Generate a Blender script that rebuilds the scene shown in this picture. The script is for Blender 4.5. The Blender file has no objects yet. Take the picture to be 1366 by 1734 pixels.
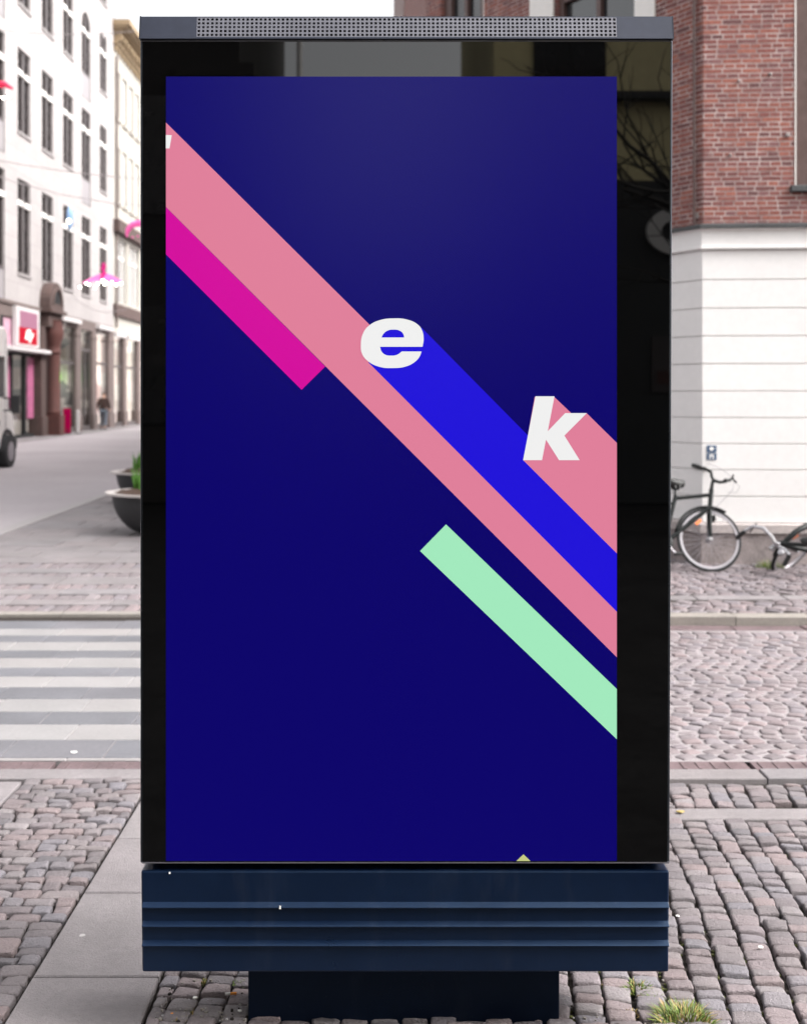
import bpy, bmesh, math, random
import numpy as np
from mathutils import Vector, Matrix
R = math.radians
random.seed(7); rng = np.random.default_rng(11)
sc = bpy.context.scene
COL = sc.collection

# ------------------------------------------------------------------ camera
F, CU, CV, EYE = 2000.0, 655.0, 668.0, 1.65      # focal length in photo pixels, vanishing point, eye height
cam_d = bpy.data.cameras.new('camera'); cam = bpy.data.objects.new('camera', cam_d); COL.objects.link(cam)
cam.location = (0, 0, EYE); cam.rotation_euler = (R(90), 0, 0)
cam_d.sensor_fit = 'HORIZONTAL'; cam_d.sensor_width = 36; cam_d.lens = F / 1366 * 36
cam_d.shift_x = (683 - CU) / 1366; cam_d.shift_y = -(867 - CV) / 1366
cam_d.clip_start = .05; cam_d.clip_end = 2000
cam_d.dof.use_dof = True; cam_d.dof.focus_distance = 3.02; cam_d.dof.aperture_fstop = 5.0
sc.camera = cam

# ------------------------------------------------------------------ sky and sun (bright overcast)
SUN_EL, SUN_AZ = R(46), R(105)                    # azimuth measured from +Y towards +X
w = bpy.data.worlds.new('World'); sc.world = w; w.use_nodes = True
nt = w.node_tree; nt.nodes.clear()
sky = nt.nodes.new('ShaderNodeTexSky'); sky.sky_type = 'NISHITA'; sky.sun_disc = False
sky.sun_elevation = SUN_EL; sky.sun_rotation = SUN_AZ
sky.air_density = 1.0; sky.dust_density = 6.0; sky.ozone_density = 1.0
hs = nt.nodes.new('ShaderNodeHueSaturation'); hs.inputs['Saturation'].default_value = .10
bg = nt.nodes.new('ShaderNodeBackground'); bg.inputs['Strength'].default_value = .15
wo = nt.nodes.new('ShaderNodeOutputWorld')
nt.links.new(sky.outputs[0], hs.inputs['Color']); nt.links.new(hs.outputs[0], bg.inputs[0]); nt.links.new(bg.outputs[0], wo.inputs[0])
sun_d = bpy.data.lights.new('sun', 'SUN'); sun_d.energy = 0.9; sun_d.angle = R(30); sun_d.color = (1, .95, .9)
sun = bpy.data.objects.new('sun', sun_d); COL.objects.link(sun)
sd = Vector((math.sin(SUN_AZ) * math.cos(SUN_EL), math.cos(SUN_AZ) * math.cos(SUN_EL), math.sin(SUN_EL)))
sun.rotation_euler = sd.to_track_quat('Z', 'Y').to_euler(); sun.location = sd * 60
vs = sc.view_settings; sc.display_settings.display_device = 'sRGB'
vs.view_transform = 'Standard'; vs.look = 'None'; vs.gamma = 1; vs.use_curve_mapping = False
EXPO = 1.65; vs.exposure = EXPO
sc.cycles.use_denoising = True
sc.cycles.max_bounces = 6; sc.cycles.caustics_reflective = False; sc.cycles.caustics_refractive = False

# ------------------------------------------------------------------ helpers
def P(u, v, Y):                                   # photo pixel at depth Y -> world point
    return Vector(((u - CU) / F * Y, Y, EYE - (v - CV) / F * Y))
def GY(v, z=0.0): return F * (EYE - z) / (v - CV) # depth of a ground pixel

class MB:
    def __init__(s): s.v = []; s.f = []; s.m = []; s.uv = {}; s.xf = None
    def pt(s, p):
        p = Vector(p)
        s.v.append(tuple(s.xf(p) if s.xf else p)); return len(s.v) - 1
    def face(s, ids, m=0, uv=None):
        if uv is not None: s.uv[len(s.f)] = uv
        s.f.append(tuple(ids)); s.m.append(m)
    def quad(s, a, b, c, d, m=0, uv=None): s.face([s.pt(a), s.pt(b), s.pt(c), s.pt(d)], m, uv)
    def poly(s, pts, m=0): s.face([s.pt(p) for p in pts], m)
    def box(s, x0, x1, y0, y1, z0, z1, m=0):
        i = [s.pt(p) for p in ((x0,y0,z0),(x1,y0,z0),(x1,y1,z0),(x0,y1,z0),(x0,y0,z1),(x1,y0,z1),(x1,y1,z1),(x0,y1,z1))]
        for q in ((0,3,2,1),(4,5,6,7),(0,1,5,4),(1,2,6,5),(2,3,7,6),(3,0,4,7)): s.face([i[k] for k in q], m)
    def hexa(s, p8, m=0):                          # bottom ring of four, top ring of four
        i = [s.pt(p) for p in p8]
        for q in ((0,3,2,1),(4,5,6,7),(0,1,5,4),(1,2,6,5),(2,3,7,6),(3,0,4,7)): s.face([i[k] for k in q], m)
    def tube(s, pts, r, n=8, m=0, closed=False, caps=True):
        pts = [Vector(p) for p in pts]; k = len(pts)
        rr = r if isinstance(r, (list, tuple)) else [r] * k
        rings = []; up0 = None
        for i, p in enumerate(pts):
            a = pts[(i - 1) % k] if (closed or i > 0) else p
            b = pts[(i + 1) % k] if (closed or i < k - 1) else p
            t = (b - a).normalized()
            if up0 is None:
                up0 = Vector((0, 0, 1)) if abs(t.z) < .9 else Vector((0, 1, 0))
            sd_ = t.cross(up0)
            if sd_.length < 1e-4: sd_ = t.cross(Vector((1, 0, 0)))
            sd_.normalize(); up0 = sd_.cross(t).normalized()
            rings.append([s.pt(p + (sd_ * math.cos(2*math.pi*j/n) + up0 * math.sin(2*math.pi*j/n)) * rr[i]) for j in range(n)])
        for i in range(k if closed else k - 1):
            a, b = rings[i], rings[(i + 1) % k]
            for j in range(n): s.face([a[j], a[(j+1)%n], b[(j+1)%n], b[j]], m)
        if caps and not closed:
            s.face(rings[0][::-1], m); s.face(rings[-1], m)
    def lathe(s, prof, c=(0,0,0), n=32, m=0, axis='z'):
        c = Vector(c); rings = []
        for (r, h) in prof:
            ring = []
            for j in range(n):
                a = 2*math.pi*j/n; q = (math.cos(a)*r, math.sin(a)*r, h)
                if axis == 'x': q = (h, q[0], q[1])
                if axis == 'y': q = (q[0], h, q[1])
                ring.append(s.pt(c + Vector(q)))
            rings.append(ring)
        for a, b in zip(rings, rings[1:]):
            for j in range(n): s.face([a[j], a[(j+1)%n], b[(j+1)%n], b[j]], m)
        if prof[0][0] > 1e-5: s.face(rings[0][::-1], m)
        if prof[-1][0] > 1e-5: s.face(rings[-1], m)
    def prism(s, poly, fn, d0, d1, m=0):           # poly of 2D points, fn(a,b,depth)->3D
        a = [s.pt(fn(p[0], p[1], d0)) for p in poly]; b = [s.pt(fn(p[0], p[1], d1)) for p in poly]; n = len(poly)
        s.face(a[::-1], m); s.face(b, m)
        for j in range(n): s.face([a[j], a[(j+1)%n], b[(j+1)%n], b[j]], m)
    def ball(s, c, r, m=0, n=12, sz=1.0):
        s.lathe([(max(r*math.sin(math.pi*k/(n//2)),1e-6), -r*sz*math.cos(math.pi*k/(n//2))) for k in range(n//2+1)], c, n, m)
    def build(s, name, mats, parent=None, smooth=False, bevel=0, fixn=True, loc=None):
        me = bpy.data.meshes.new(name); me.from_pydata(s.v, [], s.f)
        if not isinstance(mats, (list, tuple)): mats = [mats]
        for m in mats: me.materials.append(m)
        me.polygons.foreach_set('material_index', s.m)
        if s.uv:
            ul = me.uv_layers.new(name='UVMap')
            for fi, uv in s.uv.items():
                p = me.polygons[fi]
                for li, c in zip(p.loop_indices, uv): ul.data[li].uv = c
        if fixn:
            bm = bmesh.new(); bm.from_mesh(me); bmesh.ops.recalc_face_normals(bm, faces=bm.faces); bm.to_mesh(me); bm.free()
        if smooth:
            me.polygons.foreach_set('use_smooth', [True] * len(me.polygons))
            try: me.set_sharp_from_angle(angle=R(40))
            except Exception: pass
        o = bpy.data.objects.new(name, me); COL.objects.link(o)
        if parent is not None:
            o.parent = parent
            o.matrix_parent_inverse = Matrix.Translation(parent.location).inverted() if parent.get('_world') else Matrix()
        if bevel:
            b = o.modifiers.new('bevel', 'BEVEL'); b.width = bevel; b.segments = 2; b.limit_method = 'ANGLE'
        return o

def tag(o, label, cat, group=None):
    o['label'] = label; o['category'] = cat
    if group: o['group'] = group
    return o
def struct(o, kind='structure'): o['kind'] = kind; return o
def thing(name, label, cat, loc=(0,0,0), group=None):
    o = bpy.data.objects.new(name, None); COL.objects.link(o); o.location = loc; o.empty_display_size = .2
    return tag(o, label, cat, group)
class Rel:                                         # parts written in world coordinates under an Empty at loc
    pass
def part(mb, name, mats, root, **k):
    o = mb.build(name, mats, None, **k)
    o.parent = root
    o.matrix_parent_inverse = root_world(root).inverted()
    return o
def root_world(o):
    m = o.matrix_parent_inverse @ o.matrix_basis if o.parent else o.matrix_basis
    return root_world(o.parent) @ m if o.parent else m

# ------------------------------------------------------------------ materials
def mat(name, col, rough=.6, metal=0, spec=.5, noise=None, bump=None, emit=None, estr=0, coat=0, var=0, coords='Object', stains=None):
    """noise=(scale, amount, detail); bump=(scale, strength); var = random tint per loose piece"""
    m = bpy.data.materials.new(name); m.use_nodes = True; nt = m.node_tree; b = nt.nodes['Principled BSDF']
    b.inputs['Roughness'].default_value = rough; b.inputs['Metallic'].default_value = metal
    b.inputs['Specular IOR Level'].default_value = spec; b.inputs['Coat Weight'].default_value = coat
    b.inputs['Base Color'].default_value = (*col, 1)
    if emit: b.inputs['Emission Color'].default_value = (*emit, 1); b.inputs['Emission Strength'].default_value = estr
    L = nt.links; N = nt.nodes.new
    tc = N('ShaderNodeTexCoord')
    src = None
    def stain(src, sc_, lo, hi):
        nz = N('ShaderNodeTexNoise'); nz.inputs['Scale'].default_value = sc_; nz.inputs['Detail'].default_value = 5; L.new(tc.outputs[coords], nz.inputs['Vector'])
        mr = N('ShaderNodeMapRange'); mr.inputs[1].default_value = .3; mr.inputs[2].default_value = .7; mr.inputs[3].default_value = lo; mr.inputs[4].default_value = hi; L.new(nz.outputs['Fac'], mr.inputs[0])
        mx = N('ShaderNodeVectorMath'); mx.operation = 'SCALE'; L.new(src, mx.inputs[0]); L.new(mr.outputs[0], mx.inputs['Scale']); return mx.outputs[0]
    if noise or var:
        base = N('ShaderNodeRGB'); base.outputs[0].default_value = (*col, 1); src = base.outputs[0]
        if noise:
            for k, (sc_, amt) in enumerate(((noise[0], noise[1]), (noise[0]*7.3, noise[1]*.9), (noise[0]*31, noise[1]*.7))):
                nz = N('ShaderNodeTexNoise'); nz.inputs['Scale'].default_value = sc_; nz.inputs['Detail'].default_value = noise[2] if len(noise) > 2 else 4
                L.new(tc.outputs[coords], nz.inputs['Vector'])
                mr = N('ShaderNodeMapRange'); mr.inputs[1].default_value = .25; mr.inputs[2].default_value = .75
                mr.inputs[3].default_value = 1 - amt; mr.inputs[4].default_value = 1 + amt
                L.new(nz.outputs['Fac'], mr.inputs[0])
                mx = N('ShaderNodeVectorMath'); mx.operation = 'SCALE'; L.new(src, mx.inputs[0]); L.new(mr.outputs[0], mx.inputs['Scale']); src = mx.outputs[0]
                if k == 0:
                    mr2 = N('ShaderNodeMapRange'); mr2.inputs[1].default_value = .2; mr2.inputs[2].default_value = .8
                    mr2.inputs[3].default_value = max(.05, rough - .12); mr2.inputs[4].default_value = min(1, rough + .12)
                    L.new(nz.outputs['Fac'], mr2.inputs[0]); L.new(mr2.outputs[0], b.inputs['Roughness'])
        if var:
            ge = N('ShaderNodeNewGeometry')
            rp = N('ShaderNodeValToRGB'); e = rp.color_ramp.elements
            e[0].position = 0; e[0].color = (1-var, 1-var*.95, 1-var*.85, 1); e[1].position = 1; e[1].color = (1+var*.5, 1+var*.5, 1+var*.5, 1)
            for pos, c in ((.25, (1+var*.28, 1-var*.08, 1-var*.12)), (.45, (1-var*.35, 1-var*.25, 1-.05*var)), (.65, (1+var*.2, 1+var*.08, 1+var*.05)), (.82, (1-var*.6, 1-var*.65, 1-var*.6))):
                q = e.new(pos); q.color = (*c, 1)
            L.new(ge.outputs['Random Per Island'], rp.inputs[0])
            mx = N('ShaderNodeVectorMath'); mx.operation = 'MULTIPLY'; L.new(src, mx.inputs[0]); L.new(rp.outputs[0], mx.inputs[1]); src = mx.outputs[0]
        if stains: src = stain(src, *stains)
        L.new(src, b.inputs['Base Color'])
    if bump:
        nz = N('ShaderNodeTexNoise'); nz.inputs['Scale'].default_value = bump[0]; nz.inputs['Detail'].default_value = 6; nz.inputs['Roughness'].default_value = .65
        L.new(tc.outputs[coords], nz.inputs['Vector'])
        bp = N('ShaderNodeBump'); bp.inputs['Strength'].default_value = bump[1]; bp.inputs['Distance'].default_value = .01
        L.new(nz.outputs['Fac'], bp.inputs['Height']); L.new(bp.outputs[0], b.inputs['Normal'])
    return m

M = {}
M['navy'] = mat('navy paint', (.0022, .0068, .0215), .34, noise=(3, .12), bump=(260, .04), spec=.5)
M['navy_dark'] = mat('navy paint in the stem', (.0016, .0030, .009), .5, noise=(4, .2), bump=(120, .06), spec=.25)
M['cap'] = mat('satin cap paint', (.030, .035, .056), .42, .25, noise=(2, .1), bump=(420, .05))
def flecks(m, col, scale, lo, hi, amt):
    nt = m.node_tree; b = nt.nodes['Principled BSDF']; L = nt.links; src = b.inputs['Base Color'].links[0].from_socket
    tc = nt.nodes.new('ShaderNodeTexCoord'); mp = nt.nodes.new('ShaderNodeMapping'); mp.inputs['Scale'].default_value = scale; L.new(tc.outputs['Object'], mp.inputs[0])
    nz = nt.nodes.new('ShaderNodeTexNoise'); nz.inputs['Scale'].default_value = 1; nz.inputs['Detail'].default_value = 5; nz.inputs['Roughness'].default_value = .7; L.new(mp.outputs[0], nz.inputs['Vector'])
    mr = nt.nodes.new('ShaderNodeMapRange'); mr.inputs[1].default_value = lo; mr.inputs[2].default_value = hi; mr.inputs[4].default_value = amt; L.new(nz.outputs['Fac'], mr.inputs[0])
    mx = nt.nodes.new('ShaderNodeMix'); mx.data_type = 'RGBA'; L.new(mr.outputs[0], mx.inputs['Factor']); L.new(src, mx.inputs['A']); mx.inputs['B'].default_value = (*col, 1); L.new(mx.outputs['Result'], b.inputs['Base Color'])
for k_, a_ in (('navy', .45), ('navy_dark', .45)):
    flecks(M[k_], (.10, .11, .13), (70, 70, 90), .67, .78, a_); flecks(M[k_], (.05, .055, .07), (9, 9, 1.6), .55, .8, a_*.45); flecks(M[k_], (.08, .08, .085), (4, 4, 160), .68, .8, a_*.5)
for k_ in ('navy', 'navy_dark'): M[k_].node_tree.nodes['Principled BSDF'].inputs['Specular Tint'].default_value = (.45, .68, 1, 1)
M['grille'] = mat('perforated vent sheet', (.17, .17, .20), .4, .3, noise=(3, .1))
M['edge'] = mat('dark aluminium edge', (.05, .055, .065), .3, .7, noise=(8, .1))
M['trim'] = mat('grey gasket', (.11, .105, .12), .35, .4, noise=(6, .1))
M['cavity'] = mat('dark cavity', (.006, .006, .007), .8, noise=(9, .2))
M['pale_backing'] = mat('vent duct metal', (.20, .20, .27), .4, .5, noise=(12, .2))  # pale so that the middle vent holes look brighter
M['glass_black'] = mat('black backed glass', (.0008, .0008, .0009), .015, spec=.85)
def srgb(*c): return tuple(((x/255)/12.92 if x/255 <= .04045 else ((x/255+.055)/1.055)**2.4) for x in c)
def flat_mat(name, c255):
    """ink on the backlit poster: little diffuse, most of it light from the box behind"""
    k = 2**-EXPO; t = srgb(*c255)
    return mat(name, tuple(x*.08 for x in t), .27, spec=.27, emit=tuple(x*k*.86 for x in t), estr=1)
M['p_blue'] = flat_mat('poster indigo', (8, 0, 109))
M['p_royal'] = flat_mat('poster royal blue', (32, 17, 222))
M['p_pink'] = flat_mat('poster pink', (228, 130, 158))
M['p_mag'] = flat_mat('poster magenta', (216, 6, 160))
M['p_green'] = flat_mat('poster mint', (166, 238, 194))
M['p_yel'] = flat_mat('poster yellow', (200, 205, 135))
M['p_white'] = flat_mat('poster white', (245, 245, 245))

M['sett'] = mat('granite setts', (.190, .170, .174), .78, noise=(22, .13, 6), bump=(130, .9), var=.36, stains=(1.7, .80, 1.18))
M['sett_far'] = mat('road setts', (.178, .154, .160), .8, noise=(16, .12, 6), bump=(60, .4), var=.26, stains=(.9, .86, 1.12))
M['slab'] = mat('pavement slabs', (.195, .177, .181), .8, noise=(7, .11, 8), bump=(160, .6), var=.10, stains=(2.3, .86, 1.10))
M['z_light'] = mat('light crossing slabs', (.222, .213, .213), .8, noise=(6, .07, 8), bump=(120, .2), var=.06, stains=(1.3, .88, 1.07))
M['z_dark'] = mat('dark crossing slabs', (.104, .104, .115), .72, noise=(6, .10, 8), bump=(120, .2), var=.08, stains=(1.6, .88, 1.22))
M['gutter'] = mat('iron gutter', (.11, .075, .08), .7, noise=(9, .25), bump=(60, .3))
M['soil'] = mat('joint soil', (.042, .036, .033), .95, spec=.05, noise=(40, .4, 8), bump=(150, .8))
M['sand'] = mat('pale joint sand', (.245, .220, .226), .95, noise=(20, .1, 8), bump=(150, .5))
M['street'] = mat('street granite', (.315, .284, .298), .82, noise=(1.2, .07, 9), bump=(30, .2), stains=(.25, .86, 1.1))
M['strip'] = mat('pale stone strip', (.29, .27, .27), .8, noise=(3, .06), bump=(60, .2))
M['kerb'] = mat('kerb granite', (.215, .195, .175), .8, noise=(7, .12, 6), bump=(80, .3), var=.08)
M['ground'] = mat('ground', (.05, .048, .047), .9, noise=(.6, .15))
M['rear_ground'] = mat('dark asphalt', (.022, .021, .021), .9, spec=0, noise=(2, .2), bump=(80, .3))  # near-black without gloss, to keep the glass reflection dark
M['moss'] = mat('moss', (.075, .085, .022), .95, noise=(60, .35), bump=(200, .8), var=.3)
M['grass'] = mat('grass', (.13, .20, .035), .6, noise=(30, .2), var=.45)
M['dry'] = mat('dry grass', (.34, .25, .09), .7, noise=(30, .2), var=.3)
M['litter'] = mat('paper scrap', (.75, .73, .70), .8, noise=(60, .1))
M['gum'] = mat('old chewing gum', (.36, .34, .34), .8, noise=(60, .1))
M['orange'] = mat('cigarette filter', (.75, .26, .03), .8, noise=(60, .1))

# ================================================================== GROUND
def setts(stones, base_z=0.0, h=.03, dome=.0035):
    """stones: (cx, cy, w, d, rot, dz). One mesh of many domed, chipped stones."""
    g = np.array([-1, -.94, -.78, -.28, .28, .78, .94, 1.0]); n = len(g)
    S, T = np.meshgrid(g, g, indexing='ij')
    verts = []; faces = []
    edge = np.maximum(np.abs(S), np.abs(T))
    hz = -dome * (S**4 + T**4) * .5 - np.where(edge > .97, .0045, 0) - np.where((edge > .9) & (edge < .97), .0007, 0) - np.where((np.abs(S) > .9) & (np.abs(T) > .9), .003, 0)
    ring = [(0, j) for j in range(n)] + [(i, n-1) for i in range(1, n)] + [(n-1, j) for j in range(n-2, -1, -1)] + [(i, 0) for i in range(n-2, 0, -1)]
    for (cx, cy, w_, d_, rot, dz) in stones:
        o = len(verts)
        wob = rng.normal(0, .028, (n, n, 2)); wob[1:-1, 1:-1] *= .4
        c1, c2 = rng.normal(0, .10, 2), rng.normal(0, .10, 2)      # skew of the outline
        X = S * (1 + c1[0]*T*.6) + wob[:, :, 0] * .8; Y = T * (1 + c2[0]*S*.6) + wob[:, :, 1]
        corner = np.where((np.abs(S) > .95) & (np.abs(T) > .95), .90, 1); X = X*corner; Y = Y*corner
        X = X * w_ / 2; Y = Y * d_ / 2
        Z = hz + S * rng.normal(0, .0016) + T * rng.normal(0, .0022) + rng.normal(0, .0011, (n, n)) + base_z + dz
        c, s_ = math.cos(rot), math.sin(rot)
        PX = cx + X*c - Y*s_; PY = cy + X*s_ + Y*c
        for i in range(n):
            for j in range(n): verts.append((PX[i, j], PY[i, j], Z[i, j]))
        for i in range(n-1):
            for j in range(n-1):
                faces.append((o+i*n+j, o+(i+1)*n+j, o+(i+1)*n+j+1, o+i*n+j+1))
        k0 = len(verts)
        for (i, j) in ring: verts.append((PX[i, j], PY[i, j], base_z - h))
        m_ = len(ring)
        for q in range(m_):
            a = o + ring[q][0]*n + ring[q][1]; b = o + ring[(q+1) % m_][0]*n + ring[(q+1) % m_][1]
            faces.append((a, b, k0 + (q+1) % m_, k0 + q))
    return verts, faces
def sett_obj(name, stones, m, **k):
    v, f = setts(stones, **k); me = bpy.data.meshes.new(name); me.from_pydata(v, [], f); me.materials.append(m)
    me.polygons.foreach_set('use_smooth', [True]*len(f))
    o = bpy.data.objects.new(name, me); COL.objects.link(o); return struct(o)
def rect_obj(name, x0, x1, y0, y1, z, m):
    b = MB(); b.quad((x0,y0,z),(x1,y0,z),(x1,y1,z),(x0,y1,z)); return struct(b.build(name, m, fixn=False))
def slabs_mb(b, rects, z, h=.05, gap=.004, m=0, wob=.0015):
    for (x0, x1, y0, y1) in rects:
        dz = random.gauss(0, wob); e = .004
        a, c, p, q = x0+gap, x1-gap, y0+gap, y1-gap
        zz = z + dz
        r0 = [(a,p,z-h),(c,p,z-h),(c,q,z-h),(a,q,z-h)]; r1 = [(a,p,zz-e),(c,p,zz-e),(c,q,zz-e),(a,q,zz-e)]
        r2 = [(a+e,p+e,zz),(c-e,p+e,zz),(c-e,q-e,zz),(a+e,q-e,zz)]
        I = [[b.pt(t) for t in r] for r in (r0, r1, r2)]
        for A, B in zip(I, I[1:]):
            for j in range(4): b.face([A[j], A[(j+1)%4], B[(j+1)%4], B[j]], m)
        b.face(I[2], m)

rect_obj('ground', -400, 400, -300, 500, -.16, M['ground'])
Y_SLAB0, Y_SLAB1, Y_G1 = GY(1321), GY(1303.5), GY(1287)      # near kerb slabs, gutter
Y_F0, Y_F1 = GY(1066), GY(1058)                               # far gutter / kerb on the right
rect_obj('soil', -9, 9, 2.2, Y_SLAB0, -.021, M['soil'])
rect_obj('rear_dark_ground', -30, 30, -60, 2.2, -.03, M['rear_ground'])  # unseen sheet added behind the camera to darken what the glass mirrors

# near pavement, right: columns of setts running away from the camera, turned a few degrees
st = []
ang = R(-5.5); ca, sa = math.cos(ang), math.sin(ang)
bandY = (4.60, 4.725)
def right_ok(x, y):
    if x < -.632 or y > Y_SLAB0 - .045: return False
    if bandY[0] - .022 < y < bandY[1] + .022 and x > 1.15: return False
    return True
col = -2.6
while col < 5.2:
    wcol = random.uniform(.074, .088); yy = 1.6 + random.random()*.08
    while yy < 6.2:
        d = random.choice((.047, .053, .058, .066)) * random.uniform(.92, 1.1)
        cx, cy = col + wcol/2, yy + d/2
        x = cx*ca - cy*sa - .42; y = cx*sa + cy*ca + .12
        x += .014*math.sin(y*3.1 + col*2) + random.gauss(0, .003)
        wst = wcol
        if x - wst/2 < -.637: wst = 2*min(wst/2, (x + wst/2 + .637)/2); x = -.637 + wst/2
        if right_ok(x, y) and 2.3 < y and x < 3.6:
            st.append((x, y, wst - random.uniform(.006, .013), d - random.uniform(.0045, .008), ang + random.gauss(0, .04), random.gauss(0, .003)))
        yy += d
    col += wcol
# a raised line of stones just in front of the stem
for i in range(9):
    st_x = .10 + i*.088
    st = [q for q in st if not (abs(q[0]-st_x) < .05 and 2.99 < q[1] < 3.085)]
for i in range(9):
    st.append((.10 + i*.088, 3.045 + random.uniform(-.006, .006), random.uniform(.07, .082), .065, random.gauss(0, .05), .014 + .004*(i > 3) + random.gauss(0, .003)))
sett_obj('sett_pavement', st, M['sett'])

# near pavement, left: courses across the view
st = []
y = 2.2
while y < Y_SLAB0 - .03:
    d = random.uniform(.051, .064); x = -3.8 + random.random()*.1
    while x < -1.012:
        wd = random.choice((.068, .082, .092, .104)) * random.uniform(.93, 1.08)
        if x + wd > -1.05: wd = max(.05, -1.012 - x)
        cx = x + wd/2
        x0_, x1_ = cx - wd/2, cx + wd/2
        if x0_ < -1.553 < x1_: x0_ = -1.550
        if x0_ < -1.945 < x1_: x1_ = -1.948
        skip = x0_ > -1.948 and x1_ < -1.549
        cx, wd_ = (x0_+x1_)/2, x1_-x0_
        if not skip and wd_ > .03:
            st.append((cx, y + d/2 + .008*math.sin(cx*9), wd_ - random.uniform(.006, .013), d - random.uniform(.005, .009), random.gauss(0, .025), random.gauss(0, .003)))
        x += wd
    y += d
sett_obj('sett_footway', st, M['sett'])

b = MB()
ys = [2.30, GY(1657) - .52, GY(1657), GY(1514), GY(1422), 4.80, Y_SLAB0 - .01]
slabs_mb(b, [(-1.005, -.64, a, c) for a, c in zip(ys, ys[1:])], .004, gap=.005)
slabs_mb(b, [(-1.945, -1.553, a, a + .52) for a in (2.3, 2.82, 3.34, 3.86)] + [(-1.945, -1.553, 4.38, Y_SLAB0 - .01)], -.003, gap=.005)
xs = -4.2
while xs < 4.4:
    wd = random.uniform(.78, .9); slabs_mb(b, [(xs, xs + wd, Y_SLAB0, Y_SLAB1)], .006, gap=.004); xs += wd
xs = 1.05
while xs < 3.6:
    wd = random.uniform(.5, .8); slabs_mb(b, [(xs, xs + wd, bandY[0], bandY[1])], -.004, gap=.003); xs += wd
struct(b.build('pavement_slabs', M['slab'], fixn=True))

# gutter channel along the near kerb
b = MB(); xs = -5.2
while xs < 6:
    wd = .62
    b.box(xs + .012, xs + wd - .012, Y_SLAB1 + .006, Y_G1 - .006, -.05, -.006)
    for k in range(8):
        b.box(xs + .04 + k*.068, xs + .055 + k*.068, Y_SLAB1 + .02, Y_G1 - .02, -.006, -.002)
    xs += wd
struct(b.build('gutter', M['gutter'], bevel=.003))
rect_obj('gutter_bed', -9, 9, Y_SLAB0 - .02, Y_G1 + .02, -.03, M['soil'])

# crossing of light and dark slab rows, left of the kiosk
edges = [1287, 1283, 1253, 1226.5, 1205, 1183.5, 1164, 1145.5, 1130.5, 1114, 1101.5, 1087, 1076, 1064.5, 1051]
rows = [GY(v) for v in edges]
bl, bd = MB(), MB()
XZ = -.05
for k, (a, c) in enumerate(zip(rows, rows[1:])):
    B = bl if k % 2 == 0 else bd
    ln = .47; x = -7.5 + random.random()*ln
    while x < XZ:
        slabs_mb(B, [(x, min(x + ln, XZ), a, c)], 0, gap=.0022, wob=.0006); x += ln
struct(bl.build('crosswalk', M['z_light']))
struct(bd.build('crosswalk_dark', M['z_dark']))
rect_obj('crossing_bed', -9, XZ, Y_G1, 8.8, -.006, M['sand'])

# fan-laid road setts, right of the kiosk
st = []
y0 = Y_G1 + .03; per = .62; k = 0
while y0 + per < Y_F0 + .35:
    sg = 1 if (k % 3) else -1; sag = .15
    nst = 8
    i = -4
    while i * .1 < 6.4:
        x0 = i*.1 + .02*math.sin(k*2.1)
        for j in range(nst):
            t = (j + .5) / nst; yy = y0 + t*per
            xx = x0 + sg*sag*(1 - (2*t - 1)**2)
            sl = sg*sag*(-4*(2*t - 1)) / per
            if xx > XZ + .05 and yy < Y_F0 - .04:
                st.append((xx, yy, .084 + random.gauss(0, .005), per/nst - .014, -math.atan(sl)*.8 + random.gauss(0, .04), random.gauss(0, .0025)))
        i += 1
    y0 += per; k += 1
sett_obj('cobbled_road', st, M['sett_far'], dome=.009)
rect_obj('road_bed', XZ, 9, Y_G1, Y_F0, -.0095, M['sand'])
b = MB(); slabs_mb(b, [(XZ + i*.5, XZ + i*.5 + .5, Y_F0, Y_F1) for i in range(18)], -.004, gap=.004)
struct(b.build('road_edge', M['gutter']))

# far pavement, right: raised on a kerb
KH = .055
b = MB(); slabs_mb(b, [(XZ + .35 + i*.55, XZ + .9 + i*.55, Y_F1, Y_F1 + .16) for i in range(16)], KH, h=.09, gap=.003)
struct(b.build('kerb', M['kerb']))
rect_obj('pavement_bed', .29, 14, Y_F1 + .15, 16, KH - .012, M['soil'])
st = []
a2 = R(33); ca, sa = math.cos(a2), math.sin(a2)
rowy = -4.0
while rowy < 16:
    d = .085; xx = -14 + random.random()*.1
    while xx < 16:
        wd = random.uniform(.11, .15)
        cx, cy = xx + wd/2, rowy + d/2
        x = cx*ca + cy*sa; y = -cx*sa + cy*ca
        inband = (9.15 < y < 9.42)
        if .33 < x < 6.2 and Y_F1 + .20 < y < 15.5 and (y < 11.2 or x < 3.0 - .6*(y - 11.2) - .02) and not inband:
            st.append((x, y, wd - .014, d - .014, -a2 + random.gauss(0, .03), random.gauss(0, .003)))
        xx += wd
    rowy += d
sett_obj('sett_sidewalk', st, M['sett_far'], base_z=KH, dome=.009)
b = MB(); slabs_mb(b, [(.32 + i*.7, 1.02 + i*.7, 9.19, 9.38) for i in range(9)], KH + .002, gap=.004)
struct(b.build('sidewalk_strip', M['slab']))

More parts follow.
